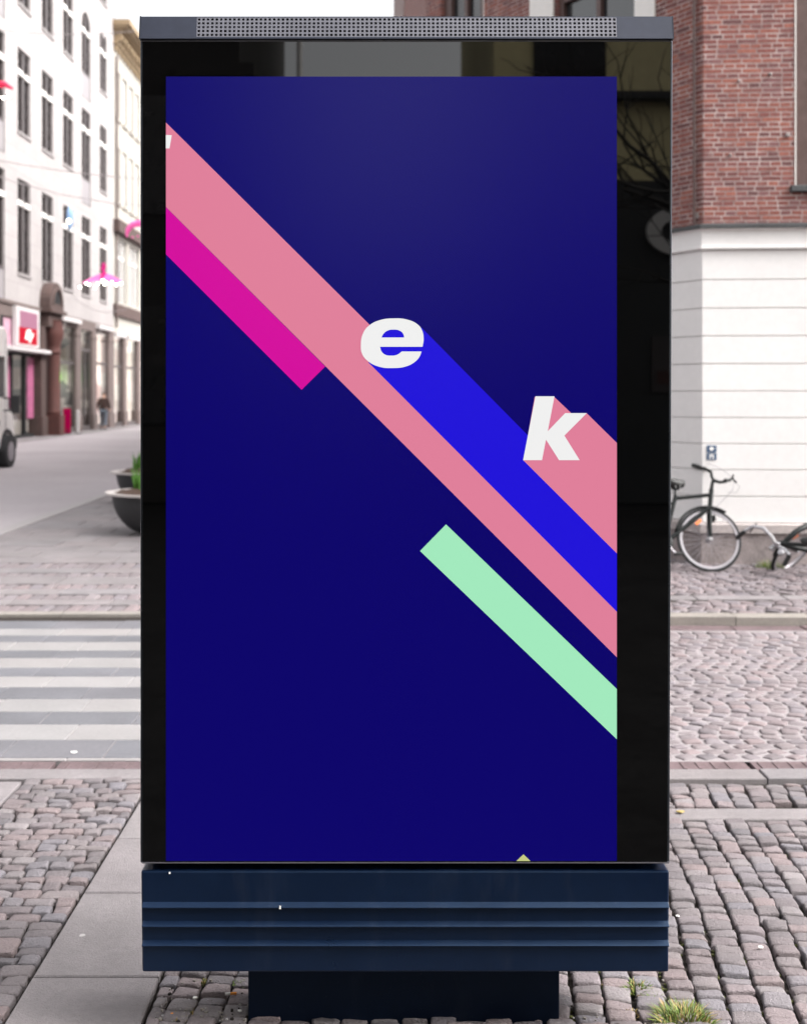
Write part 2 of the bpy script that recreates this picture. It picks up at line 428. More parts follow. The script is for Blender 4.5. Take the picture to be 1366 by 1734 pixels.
# far pavement, left: rows of setts and slab strips, then big slabs, a pale strip and the street
KL = .02
b = MB(); slabs_mb(b, [(-8 + i*.62, -7.38 + i*.62, 8.74, 8.86) for i in range(12)], KL + .004, h=.08, gap=.004)
struct(b.build('kerb', M['kerb']))
rect_obj('promenade_bed', -9, .6, 8.6, 90, KL - .02, M['soil'])
def vband(v): return GY(v, KL)
b = MB(); st = []
def slabband(v0, v1, ln, x0=-8.5, x1=.3):
    a, c = vband(v0), vband(v1); x = x0 + random.random()*ln
    while x < x1: slabs_mb(b, [(x, min(x+ln, x1), a, c)], KL, gap=.006, wob=.002); x += ln
def settband(v0, v1, n):
    a, c = vband(v0), vband(v1); d = (c - a)/n
    for k in range(n):
        x = -8.5 + random.random()*.1
        while x < .3:
            st.append((x + .055, a + (k+.5)*d, .098, d - .018, random.gauss(0, .03), random.gauss(0, .002))); x += .112
settband(1036, 1024, 1); slabband(1024, 1015, .8); settband(1015, 1006, 1); slabband(1006, 997, .8); settband(997, 989, 1)
slabband(989, 976, .9); settband(976, 970, 1); slabband(970, 962, .9); settband(962, 953, 1)
yy = vband(953); k = 0
while yy < 60:
    d = .42; x = -4.47 + (k % 2)*.3
    slabs_mb(b, [(-4.47, x, yy, yy + d)] if x > -4.4 else [], KL, gap=.006, wob=.002)
    while x < .3: slabs_mb(b, [(x, min(x+.6, .3), yy, yy+d)], KL, gap=.006, wob=.002); x += .6
    yy += d; k += 1
struct(b.build('promenade', M['slab']))
sett_obj('promenade_setts', st, M['sett_far'], base_z=KL, dome=.008)
b = MB(); slabs_mb(b, [(-4.68, -4.48, 11.5 + i*1.1, 12.6 + i*1.1) for i in range(50)], KL + .003, gap=.003)
struct(b.build('stone_strip', M['strip']))
rect_obj('street', -13.4, -4.68, 11.45, 200, KL - .004, M['street'])
rect_obj('street_end', -4.68, .5, 60, 200, KL - .008, M['street'])
b = MB(); slabs_mb(b, [(-8.5 + i*.6, -7.9 + i*.6, vband(953), 11.45 if False else vband(953)+.01) for i in range(1)], KL)
b = MB(); slabs_mb(b, [(-13.6, -12.5, 30 + i*.9, 30.9 + i*.9) for i in range(60)], KL + .02, h=.06, gap=.005)
struct(b.build('shop_pavement', M['slab']))

# ================================================================== KIOSK
KY = 3.0
root = thing('advertising_kiosk', 'dark navy free-standing advertising kiosk with a blue poster behind glass, filling the foreground', 'advertising kiosk', (P(683, 1734, 3.12).x, 3.12, 0))
def KX(u, Y=KY): return (u - CU) / F * Y
def KZ(v, Y=KY): return EYE - (v - CV) / F * Y
D = .24                                            # body depth
# stem
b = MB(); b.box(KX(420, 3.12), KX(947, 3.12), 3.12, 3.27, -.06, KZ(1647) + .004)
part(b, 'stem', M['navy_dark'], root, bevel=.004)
# plinth box with three ribs
b = MB(); b.hexa([(KX(240.5), KY, KZ(1647)), (KX(1132), KY, KZ(1647)), (KX(1132), KY + D + .02, KZ(1647)), (KX(240.5), KY + D + .02, KZ(1647)),
                  (KX(238.5), KY, KZ(1475)), (KX(1133), KY, KZ(1475)), (KX(1133), KY + D + .02, KZ(1475)), (KX(238.5), KY + D + .02, KZ(1475))])
pl = part(b, 'plinth', M['navy'], root, bevel=.005)
for va, vb in ((1526, 1533.5), (1558, 1565.5), (1590.5, 1598)):
    b = MB(); x0, x1 = KX(241.5), KX(1131); za, zb = KZ(va), KZ(vb)
    b.prism([(KY + .004, za), (KY - .013, zb), (KY - .013, zb - .003), (KY + .004, zb - .009)], lambda a, c, d: (d, a, c), x0, x1)
    part(b, 'rib', M['navy'], pl, bevel=.0015)
# neck between plinth and display
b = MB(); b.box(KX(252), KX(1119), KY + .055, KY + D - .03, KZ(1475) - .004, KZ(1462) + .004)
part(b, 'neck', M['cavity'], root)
# display body
x0b, x1b, x0t, x1t = KX(237.5), KX(1133.5), KX(237.5), KX(1139)
zb, zt = KZ(1462), KZ(66)
b = MB(); b.hexa([(x0b, KY, zb), (x1b, KY, zb), (x1b, KY + D, zb), (x0b, KY + D, zb), (x0t, KY, zt), (x1t, KY, zt), (x1t, KY + D, zt), (x0t, KY + D, zt)])
body = part(b, 'display_body', M['edge'], root, bevel=.003)
b = MB(); b.box(KX(239), KX(1136), KY - .004, KY + .003, KZ(71), KZ(64.5)); part(b, 'gasket', M['trim'], root, bevel=.001)
b = MB(); b.box(KX(241), KX(1132), KY - .004, KY + .003, KZ(1462), KZ(1459.3))
part(b, 'gasket', M['trim'], root, bevel=.001)
# glass sheet in front of a black backing
g0, g1, g2, g3 = KX(242.2), KX(1128.8), KX(1134.2), KX(242.2)
b = MB(); zl, zh = KZ(1459.6), KZ(70.8)
b.hexa([(g0, KY - .0035, zl), (g1, KY - .0035, zl), (g1, KY + .002, zl), (g0, KY + .002, zl), (g3, KY - .0035, zh), (g2, KY - .0035, zh), (g2, KY + .002, zh), (g3, KY + .002, zh)])
glass = part(b, 'glass_panel', M['glass_black'], root)
# poster with its coloured bands
PY = KY - .0045
def poly(b, pts, layer, m): b.poly([(KX(u, PY), PY - layer*.00035, KZ(v, PY)) for u, v in pts], m)
b = MB(); pm = [M['p_blue'], M['p_pink'], M['p_royal'], M['p_mag'], M['p_green'], M['p_yel'], M['cavity']]
poly(b, [(281,1458.5),(1044,1458.5),(1044,129),(281,129)], 0, 0)
poly(b, [(281,350),(281,207),(622,546),(1044,968),(1044,1113)], 1, 1)
poly(b, [(281,430.5),(281,350.4),(550.5,620.5),(510.5,660)], 1, 3)
poly(b, [(624,614),(632,585),(640,556),(665,546),(700,550),(714,555),(1044,890),(1044,1036)], 2, 2)
poly(b, [(886,779.5),(905,672),(937,671),(967,699.6),(993,699.6),(1044,750),(1044,937)], 3, 1)
poly(b, [(711,933),(755,888),(1044,1167),(1044,1252)], 1, 4)
poly(b, [(874,1458.5),(886,1447),(898,1458.5)], 1, 5)
poster = part(b, 'poster', pm, root, fixn=False)
def letter(loops):
    cu = bpy.data.curves.new('letter', 'CURVE'); cu.dimensions = '2D'; cu.fill_mode = 'BOTH'; cu.resolution_u = 8
    for pts, smooth in loops:
        sp = cu.splines.new('BEZIER' if smooth else 'POLY')
        if smooth:
            sp.bezier_points.add(len(pts) - 1)
            for bp, q in zip(sp.bezier_points, pts):
                bp.co = (KX(q[0], PY), KZ(q[1], PY), 0)
                ty = 'VECTOR' if len(q) > 2 else 'AUTO'; bp.handle_left_type = ty; bp.handle_right_type = ty
        else:
            sp.points.add(len(pts) - 1)
            for bp, q in zip(sp.points, pts): bp.co = (KX(q[0], PY), KZ(q[1], PY), 0, 1)
        sp.use_cyclic_u = True
    tmp = bpy.data.objects.new('tmp', cu); COL.objects.link(tmp)
    dg = bpy.context.evaluated_depsgraph_get(); dg.update()
    me = bpy.data.meshes.new_from_object(tmp.evaluated_get(dg)); bpy.data.objects.remove(tmp)
    for v in me.vertices: v.co = (v.co.x, PY - .0017, v.co.y)
    me.materials.clear(); me.materials.append(M['p_white'])
    o = bpy.data.objects.new('letter', me); COL.objects.link(o); o.parent = poster; o.matrix_parent_inverse = root_world(poster).inverted()
    return o
def ez(pts): return [((590 + q[0]*.1098, 520 + q[1]*.1098) + tuple(q[2:])) for q in pts]
e_out = ez([(1125,683,1),(1095,760),(1020,845),(880,915),(690,938),(480,920),(300,832),(210,720),(190,600),(225,400),(320,280),(480,200),(690,172),(900,190),(1060,262),(1130,350),(1157,490),(1140,610,1),
            (485,610,1),(510,685),(570,735),(650,747),(745,735),(822,683,1)])
e_in = ez([(508,467,1),(535,415),(600,362),(695,345),(790,363),(842,410),(858,467,1)])
letter([(e_out, True), (e_in, True)])
letter([([(906.2,670.9),(938.4,670.9),(927,730),(956.5,699.4),(993,699.4),(955.1,737.4),(981,779.1),(946.2,779.1),(924,744.3),(917.3,779.1),(885.3,779.1)], False)])
letter([([(281,228.2),(291,228.6),(287.2,251),(281,251)], False)])
# cap with perforated vent
CY = KY - .012
cx0, cx1, cz0, cz1 = KX(235, CY), KX(1141, CY), KZ(64.5, CY), KZ(25, CY)
TL = .010                                          # the face leans back this much over its height
gx0, gx1, gz0, gz1 = KX(332.5, CY), KX(1044.5, CY), KZ(61.5, CY), KZ(27, CY)
def cy(z): return CY + TL*(z - cz0)/(cz1 - cz0)
def capblock(b, xa, xb, za, zb, dep=D + .03, m=0):
    b.hexa([(xa, cy(za), za), (xb, cy(za), za), (xb, cy(za) + dep, za), (xa, cy(za) + dep, za), (xa, cy(zb), zb), (xb, cy(zb), zb), (xb, cy(zb) + dep, zb), (xa, cy(zb) + dep, zb)], m)
b = MB(); capblock(b, cx0, gx0, cz0, cz1); capblock(b, gx1, cx1, cz0, cz1)
capblock(b, gx0, gx1, gz1, cz1); capblock(b, gx0, gx1, cz0, gz0)
b.box(gx0, gx1, CY + .09, CY + D, gz0, gz1)
cap = part(b, 'cap', M['cap'], root)
b = MB(); capblock(b, cx0 + .0003, cx0 + .0035, cz0 - .0015, cz1 + .0012, D + .03); part(b, 'end_plate', M['edge'], cap)
b = MB(); capblock(b, cx1 - .0035, cx1 - .0003, cz0 - .0015, cz1 + .0012, D + .03)
part(b, 'end_plate', M['edge'], cap)
# grille sheet with square holes
NC, NR = 95, 5; b = MB(); t = .003
pw, ph = (gx1 - gx0)/NC, (gz1 - gz0)/NR; hw, hh = pw*.56, ph*.56
xe = [gx0]; ze = [gz0]
for i in range(NC): c = gx0 + (i+.5)*pw; xe += [c - hw/2, c + hw/2]
for i in range(NR): c = gz0 + (i+.5)*ph; ze += [c - hh/2, c + hh/2]
xe.append(gx1); ze.append(gz1)
for i in range(len(xe)-1):
    for j in range(len(ze)-1):
        xa, xb, za, zb_ = xe[i], xe[i+1], ze[j], ze[j+1]
        if i % 2 == 1 and j % 2 == 1:
            for (p, q) in (((xa,za),(xb,za)),((xb,za),(xb,zb_)),((xb,zb_),(xa,zb_)),((xa,zb_),(xa,za))):
                b.quad((p[0],cy(p[1]),p[1]),(q[0],cy(q[1]),q[1]),(q[0],cy(q[1])+t,q[1]),(p[0],cy(p[1])+t,p[1]))
        else:
            b.quad((xa,cy(za),za),(xb,cy(za),za),(xb,cy(zb_),zb_),(xa,cy(zb_),zb_))
part(b, 'vent_grille', M['grille'], cap, fixn=False)
b = MB(); zc = gz0 + ph*2.95; hh2 = ph*1.05
b.prism([(CY+.011, zc-hh2*.7), (CY+.010, zc+hh2*.2), (CY+.022, zc+hh2), (CY+.05, zc+hh2), (CY+.05, zc-hh2*.7)], lambda a, c, d: (d, a, c), gx0, gx1)
part(b, 'vent_hole_backing', M['pale_backing'], cap)  # added backing, bent and pale to brighten the middle rows of holes
# small paint chips
b = MB(); b.box(KX(473.6), KX(476.4), KY - .0142, KY - .012, KZ(1536), KZ(1531)); part(b, 'paint_chip', M['litter'], pl)
b = MB(); b.box(KX(286), KX(288.5), KY - .002, KY + .004, KZ(1480), KZ(1477))
part(b, 'paint_chip', M['litter'], pl)

# ================================================================== RIGHT-HAND BRICK BUILDING
def brick_mat():
    m = bpy.data.materials.new('old red brick'); m.use_nodes = True; nt = m.node_tree; L = nt.links; N = nt.nodes.new; bs = nt.nodes['Principled BSDF']
    uv = N('ShaderNodeUVMap'); br = N('ShaderNodeTexBrick')
    nz0 = N('ShaderNodeTexNoise'); nz0.inputs['Scale'].default_value = 9; nz0.inputs['Detail'].default_value = 3
    L.new(uv.outputs[0], nz0.inputs['Vector'])
    add = N('ShaderNodeVectorMath'); add.operation = 'MULTIPLY_ADD'; add.inputs[1].default_value = (.012, .008, 0)
    L.new(nz0.outputs['Color'], add.inputs[0]); L.new(uv.outputs[0], add.inputs[2])
    sx_ = N('ShaderNodeSeparateXYZ'); L.new(uv.outputs[0], sx_.inputs[0])
    dv = N('ShaderNodeMath'); dv.operation = 'DIVIDE'; dv.inputs[1].default_value = .0465; L.new(sx_.outputs['Y'], dv.inputs[0])
    fl = N('ShaderNodeMath'); fl.operation = 'FLOOR'; L.new(dv.outputs[0], fl.inputs[0])
    wn_ = N('ShaderNodeTexWhiteNoise'); wn_.noise_dimensions = '1D'; L.new(fl.outputs[0], wn_.inputs['W'])
    ml = N('ShaderNodeMath'); ml.operation = 'MULTIPLY'; ml.inputs[1].default_value = .07; L.new(wn_.outputs['Value'], ml.inputs[0])
    cx_ = N('ShaderNodeCombineXYZ'); L.new(ml.outputs[0], cx_.inputs['X'])
    ad0 = N('ShaderNodeVectorMath'); ad0.operation = 'ADD'; L.new(add.outputs[0], ad0.inputs[0]); L.new(cx_.outputs[0], ad0.inputs[1])
    L.new(ad0.outputs[0], br.inputs['Vector'])
    br.offset = .5; br.offset_frequency = 2; br.squash = .55; br.squash_frequency = 2
    br.inputs['Color1'].default_value = (0, 0, 0, 1); br.inputs['Color2'].default_value = (1, 1, 1, 1); br.inputs['Mortar'].default_value = (.5, .5, .5, 1)
    br.inputs['Scale'].default_value = 1; br.inputs['Brick Width'].default_value = .185; br.inputs['Row Height'].default_value = .0465
    br.inputs['Mortar Size'].default_value = .0062; br.inputs['Mortar Smooth'].default_value = .35; br.inputs['Bias'].default_value = 0
    rp = N('ShaderNodeValToRGB'); e = rp.color_ramp.elements; e[0].color = (.125, .055, .055, 1); e[1].color = (.20, .092, .092, 1)
    for p_, c in ((.2, (.195, .066, .058)), (.4, (.255, .088, .068)), (.55, (.16, .070, .070)), (.7, (.30, .105, .078)), (.85, (.225, .080, .068))):
        q = e.new(p_); q.color = (*c, 1)
    L.new(br.outputs['Color'], rp.inputs[0])
    nz = N('ShaderNodeTexNoise'); nz.inputs['Scale'].default_value = 34; nz.inputs['Detail'].default_value = 6; L.new(uv.outputs[0], nz.inputs['Vector'])
    mr = N('ShaderNodeMapRange'); mr.inputs[1].default_value = .3; mr.inputs[2].default_value = .7; mr.inputs[3].default_value = .72; mr.inputs[4].default_value = 1.25; L.new(nz.outputs['Fac'], mr.inputs[0])
    sc1 = N('ShaderNodeVectorMath'); sc1.operation = 'SCALE'; L.new(rp.outputs[0], sc1.inputs[0]); L.new(mr.outputs[0], sc1.inputs['Scale'])
    mm = N('ShaderNodeMix'); mm.data_type = 'RGBA'; L.new(br.outputs['Fac'], mm.inputs['Factor']); L.new(sc1.outputs[0], mm.inputs['A'])
    nm = N('ShaderNodeTexNoise'); nm.inputs['Scale'].default_value = 5; nm.inputs['Detail'].default_value = 7; L.new(uv.outputs[0], nm.inputs['Vector'])
    mo = N('ShaderNodeValToRGB'); mo.color_ramp.elements[0].position = .35; mo.color_ramp.elements[0].color = (.22, .155, .15, 1); mo.color_ramp.elements[1].position = .65; mo.color_ramp.elements[1].color = (.52, .43, .41, 1)
    L.new(nm.outputs['Fac'], mo.inputs[0]); L.new(mo.outputs[0], mm.inputs['B'])
    # smeared pale mortar patches
    n3 = N('ShaderNodeTexNoise'); n3.inputs['Scale'].default_value = 11; n3.inputs['Detail'].default_value = 5; L.new(uv.outputs[0], n3.inputs['Vector'])
    m3 = N('ShaderNodeMapRange'); m3.inputs[1].default_value = .62; m3.inputs[2].default_value = .75; m3.inputs[3].default_value = 0; m3.inputs[4].default_value = .65; L.new(n3.outputs['Fac'], m3.inputs[0])
    mm2 = N('ShaderNodeMix'); mm2.data_type = 'RGBA'; L.new(m3.outputs[0], mm2.inputs['Factor']); L.new(mm.outputs['Result'], mm2.inputs['A']); mm2.inputs['B'].default_value = (.46, .36, .34, 1)
    L.new(mm2.outputs['Result'], bs.inputs['Base Color']); bs.inputs['Roughness'].default_value = .9
    inv = N('ShaderNodeMath'); inv.operation = 'SUBTRACT'; inv.inputs[0].default_value = 1; L.new(br.outputs['Fac'], inv.inputs[1])
    ad = N('ShaderNodeMath'); ad.operation = 'MULTIPLY_ADD'; ad.inputs[1].default_value = .5; L.new(nz.outputs['Fac'], ad.inputs[0]); L.new(inv.outputs[0], ad.inputs[2])
    bp = N('ShaderNodeBump'); bp.inputs['Strength'].default_value = .7; bp.inputs['Distance'].default_value = .008; L.new(ad.outputs[0], bp.inputs['Height']); L.new(bp.outputs[0], bs.inputs['Normal'])
    return m
M['brick'] = brick_mat()
M['white_render'] = mat('white render', (.765, .74, .732), .75, noise=(2.2, .03, 8), bump=(50, .12))
M['white_paint'] = mat('white paint', (.82, .79, .76), .6, noise=(3, .03))
M['plinth_stone'] = mat('granite plinth', (.30, .255, .25), .85, noise=(7, .28, 8), bump=(35, .6))
M['plinth_cap'] = mat('plinth cap stone', (.42, .37, .36), .85, noise=(6, .15, 8), bump=(60, .3))
M['lead'] = mat('lead flashing', (.05, .052, .055), .6, noise=(9, .3, 6), bump=(60, .4))
M['brown_wood'] = mat('brown window wood', (.10, .06, .055), .45, noise=(12, .15))
M['pane'] = mat('window pane', (.02, .021, .023), .05, spec=.8, noise=(2, .1))
M['pane_grey'] = mat('dusty window pane', (.016, .013, .0135), .25, spec=.12, noise=(1.5, .2))
M['roof'] = mat('slate roof', (.10, .10, .11), .7, noise=(5, .15), bump=(30, .4))

A = Vector((3.0, 11.2, 0)); B_ = A + Vector((math.cos(R(4)), -math.sin(R(4)), 0))*9.5
C_ = A + Vector((-.6, 1, 0))*4.15; D_ = Vector((C_.x, 58, 0)); E_ = Vector((B_.x, 58, 0))
FOOT = [B_, A, C_, D_, E_]
def offset_foot(d):
    n = len(FOOT); out = []
    for i in range(n):
        p, q, r = FOOT[i-1], FOOT[i], FOOT[(i+1) % n]
        def nrm(a, c): t = (c - a).normalized(); return Vector((t.y, -t.x, 0))
        n1, n2 = nrm(p, q), nrm(q, r)
        # outward is away from the centroid
        cen = sum(FOOT, Vector())/n
        if n1.dot(p - cen) < 0: n1 = -n1
        if n2.dot(q - cen) < 0: n2 = -n2
        k = (n1 + n2) / (1 + n1.dot(n2)); out.append(q + k*d)
    return out
def rings(b, prof, m=0):                            # prof: (offset, z) from bottom to top
    R_ = [[b.pt((p.x, p.y, z)) for p in offset_foot(o)] for o, z in prof]; n = len(FOOT)
    for a, c in zip(R_, R_[1:]):
        for j in range(n): b.face([a[j], a[(j+1)%n], c[(j+1)%n], c[j]], m)
    b.face(R_[-1], m); b.face(R_[0][::-1], m)
def facade(p0, p1, inward):
    t = (p1 - p0).normalized(); n = Vector((t.y, -t.x, 0))
    if n.dot(inward) > 0: n = -n
    return lambda q: p0 + t*q.x + n*q.y + Vector((0, 0, q.z))      # local (s, outwards, z)
def wall_openings(b, s0, s1, z0, z1, ops, depth, m=0, mr=None):
    """front wall in local (s, n=0, z) with rectangular openings (a, b, za, zb) and their reveals"""
    S = sorted({s0, s1, *[o[0] for o in ops], *[o[1] for o in ops]}); Z = sorted({z0, z1, *[o[2] for o in ops], *[o[3] for o in ops]})
    S = [x for x in S if s0 <= x <= s1]; Z = [x for x in Z if z0 <= x <= z1]
    for a, c in zip(S, S[1:]):
        for e, f in zip(Z, Z[1:]):
            mx, mz = (a+c)/2, (e+f)/2
            if any(o[0] < mx < o[1] and o[2] < mz < o[3] for o in ops): continue
            b.quad((a,0,e),(c,0,e),(c,0,f),(a,0,f), m, [(a,e),(c,e),(c,f),(a,f)])
    mr = m if mr is None else mr
    for (a, c, e, f) in ops[:]:
        for p, q in (((a,e),(a,f)),((a,f),(c,f)),((c,f),(c,e)),((c,e),(a,e))):
            b.quad((p[0],0,p[1]),(q[0],0,q[1]),(q[0],-depth,q[1]),(p[0],-depth,p[1]), mr, [(p[0],p[1]),(q[0],q[1]),(q[0]+depth,q[1]),(p[0]+depth,p[1])])

rb = thing('brick_building', 'red brick corner building with a white rusticated ground floor, on the right of the street', 'building', (6, 14, 0))
b = MB(); rings(b, [(.055, -.1), (.055, .335), (.05, .34)]); part(b, 'plinth', M['plinth_stone'], rb)
b = MB(); rings(b, [(.05, .341), (.082, .346), (.082, .425), (.06, .437)]); part(b, 'plinth_cap', M['plinth_cap'], rb)
b = MB()
vs_ = [885, 840, 795, 751, 707, 662, 616, 569, 522, 474, 424]
zz = [EYE - (v - CV)/F*11.2 for v in vs_]; zz[0] = .438
for k, (z0, z1) in enumerate(zip(zz, zz[1:])):
    rings(b, [(.012, z0 + .0005), (.030, z0 + .007), (.030, z1 - .007), (.012, z1 - .0005)])
zc0 = zz[-1]
rings(b, [(.03, zc0 + .0006), (.065, zc0 + .012), (.065, zc0 + .03), (.045, zc0 + .036), (.045, 3.20), (.07, 3.215)])
part(b, 'ground_floor_wall', M['white_render'], rb)
b = MB(); rings(b, [(.075, 3.216), (.095, 3.22), (.095, 3.25), (.01, 3.275)]); part(b, 'ledge', M['lead'], rb)
# brick storeys
cen = sum(FOOT, Vector())/5
fA = facade(A, B_, cen - A); fC = facade(A, C_, cen - A)
kf = 1.166
opsA = [(.86, 2.1, 3.62, 7.2), (4.2, 5.5, 3.62, 7.2), (7.4, 8.7, 3.62, 7.2)]
opsC = [(.79*kf, 1.90*kf, 3.62, 7.2), (3.06*kf, 3.86*kf, 3.62, 7.2)]
opsA += [(a, c, 8.6, 11.4) for a, c, _, _ in opsA]; opsC += [(a, c, 8.6, 11.4) for a, c, _, _ in opsC]
b = MB(); b.xf = fA; wall_openings(b, 0, 9.5, 3.26, 13, opsA, .14)
b.xf = fC; wall_openings(b, 0, (C_-A).length, 3.26, 13, opsC, .14)
b.xf = None
for p, q in ((C_, D_), (D_, E_), (E_, B_)):
    l = (q-p).length; b.quad((p.x,p.y,3.26),(q.x,q.y,3.26),(q.x,q.y,13),(p.x,p.y,13), 0, [(0,3.26),(l,3.26),(l,13),(0,13)])
part(b, 'brick_wall', M['brick'], rb, fixn=False)
# corner bead and iron bits
b = MB(); bis = (offset_foot(.006)[1]); b.tube([(bis.x - .07, bis.y + .06, 3.28), (bis.x - .07, bis.y + .06, 12.9)], .014, 8)
part(b, 'lightning_conductor', M['brown_wood'], rb, smooth=True)
b = MB(); b.xf = fA
for s_, z_, r_ in ((.62, 4.68, .014), (.33, 4.62, .012), (.78, 4.1, .018), (.25, 3.92, .012)):
    b = MB(); b.xf = fA; b.lathe([(r_*1.2, -.01), (r_*1.2, .015), (r_*.7, .03), (.0001, .03)], (s_, 0, z_), 10, 0, 'y'); part(b, 'wall_anchor', M['plinth_cap'], rb)
b = MB()
b.xf = fC; b.box(.06, .12, -.01, .012, 3.33, 3.39); part(b, 'wall_anchor', M['plinth_cap'], rb)
def rwindow(xf, a, c, z0, z1, surround):
    b = MB(); b.xf = xf
    t = .07 if surround else .15; y0, y1 = -.14, -.06
    b.box(a, a+t, y0, y1, z0, z1); b.box(c-t, c, y0, y1, z0, z1); b.box(a+t, c-t, y0, y1, z1-t, z1); b.box(a+t, c-t, y0, y1, z0, z0+t)
    mid = (a+c)/2; b.box(mid-.035, mid+.035, y0, y1-.005, z0+t, z1-t); b.box(a+t, mid-.035, y0, y1-.005, z0+(z1-z0)*.66, z0+(z1-z0)*.66+.06); b.box(mid+.035, c-t, y0, y1-.005, z0+(z1-z0)*.66, z0+(z1-z0)*.66+.06)
    wn = part(b, 'window', M['brown_wood'], rb, bevel=.006)
    b = MB(); b.xf = xf; b.box(a+.02, c-.02, -.125, -.115, z0+.02, z1-.02); part(b, 'pane', M['pane'], wn)
    b = MB(); b.xf = xf; b.box(a-.06, c+.06, -.10, .05, z0-.06, z0+.002); part(b, 'sill', M['lead'], wn, bevel=.008)
    if surround:
        b = MB(); b.xf = xf; b.box(a-.29, a-.004, .0015, .03, z0-.06, z1+.2); b.box(c+.004, c+.42, .0015, .03, z0-.06, z1+.2); b.box(a-.004, c+.004, .0015, .03, z1+.003, z1+.2); part(b, 'surround', M['white_paint'], wn, bevel=.006)
    else:
        b = MB(); b.xf = xf; b.box(a-.012, a-.001, -.05, .006, z0, z1); part(b, 'reveal_bead', M['white_paint'], wn)
for k, (a, c, e, f) in enumerate(opsA): rwindow(fA, a, c, e, f, False)
for k, (a, c, e, f) in enumerate(opsC): rwindow(fC, a, c, e, f, k in (0, 2))
b = MB(); rings(b, [(.02, 13.0), (.3, 13.1), (.32, 13.35), (.1, 13.4)]); part(b, 'cornice', M['white_render'], rb)
b = MB(); R0 = [b.pt((p.x, p.y, 13.38)) for p in offset_foot(.15)]; R1 = [b.pt((p.x, p.y, 16.5)) for p in offset_foot(-2.2)]
for j in range(5): b.face([R0[j], R0[(j+1)%5], R1[(j+1)%5], R1[j]])
b.face(R1); part(b, 'roof', M['roof'], rb)

# blue plate on the white wall
M['plate_blue'] = mat('blue enamel', (.035, .085, .17), .4, noise=(20, .1))
pc = P(1208, 767, 11.1); sx = (pc.x - A.x)/math.cos(R(4))
b = MB(); b.xf = fA
pz = pc.z; tp = thing('wall_plate', 'small blue and white plate fixed to the white wall above the upright bicycle', 'sign', tuple(fA(Vector((sx, .03, pz)))))
b.box(sx-.045, sx+.045, .031, .037, pz+.004, pz+.068); b.box(sx-.045, sx+.045, .031, .037, pz-.068, pz-.004)
part(b, 'plate', M['plate_blue'], tp, bevel=.002)
b = MB(); b.xf = fA
b.poly([(sx-.026,.0385,pz+.038),(sx,.0385,pz+.016),(sx+.026,.0385,pz+.038),(sx,.0385,pz+.060)]); part(b, 'marking', M['white_paint'], tp)
b = MB(); b.xf = fA
b.box(sx-.02, sx+.02, .037, .0385, pz-.028, pz-.016); b.box(sx-.02, sx-.008, .037, .0385, pz-.058, pz-.028); b.box(sx+.008, sx+.02, .037, .0385, pz-.058, pz-.028)
part(b, 'marking', M['white_paint'], tp)

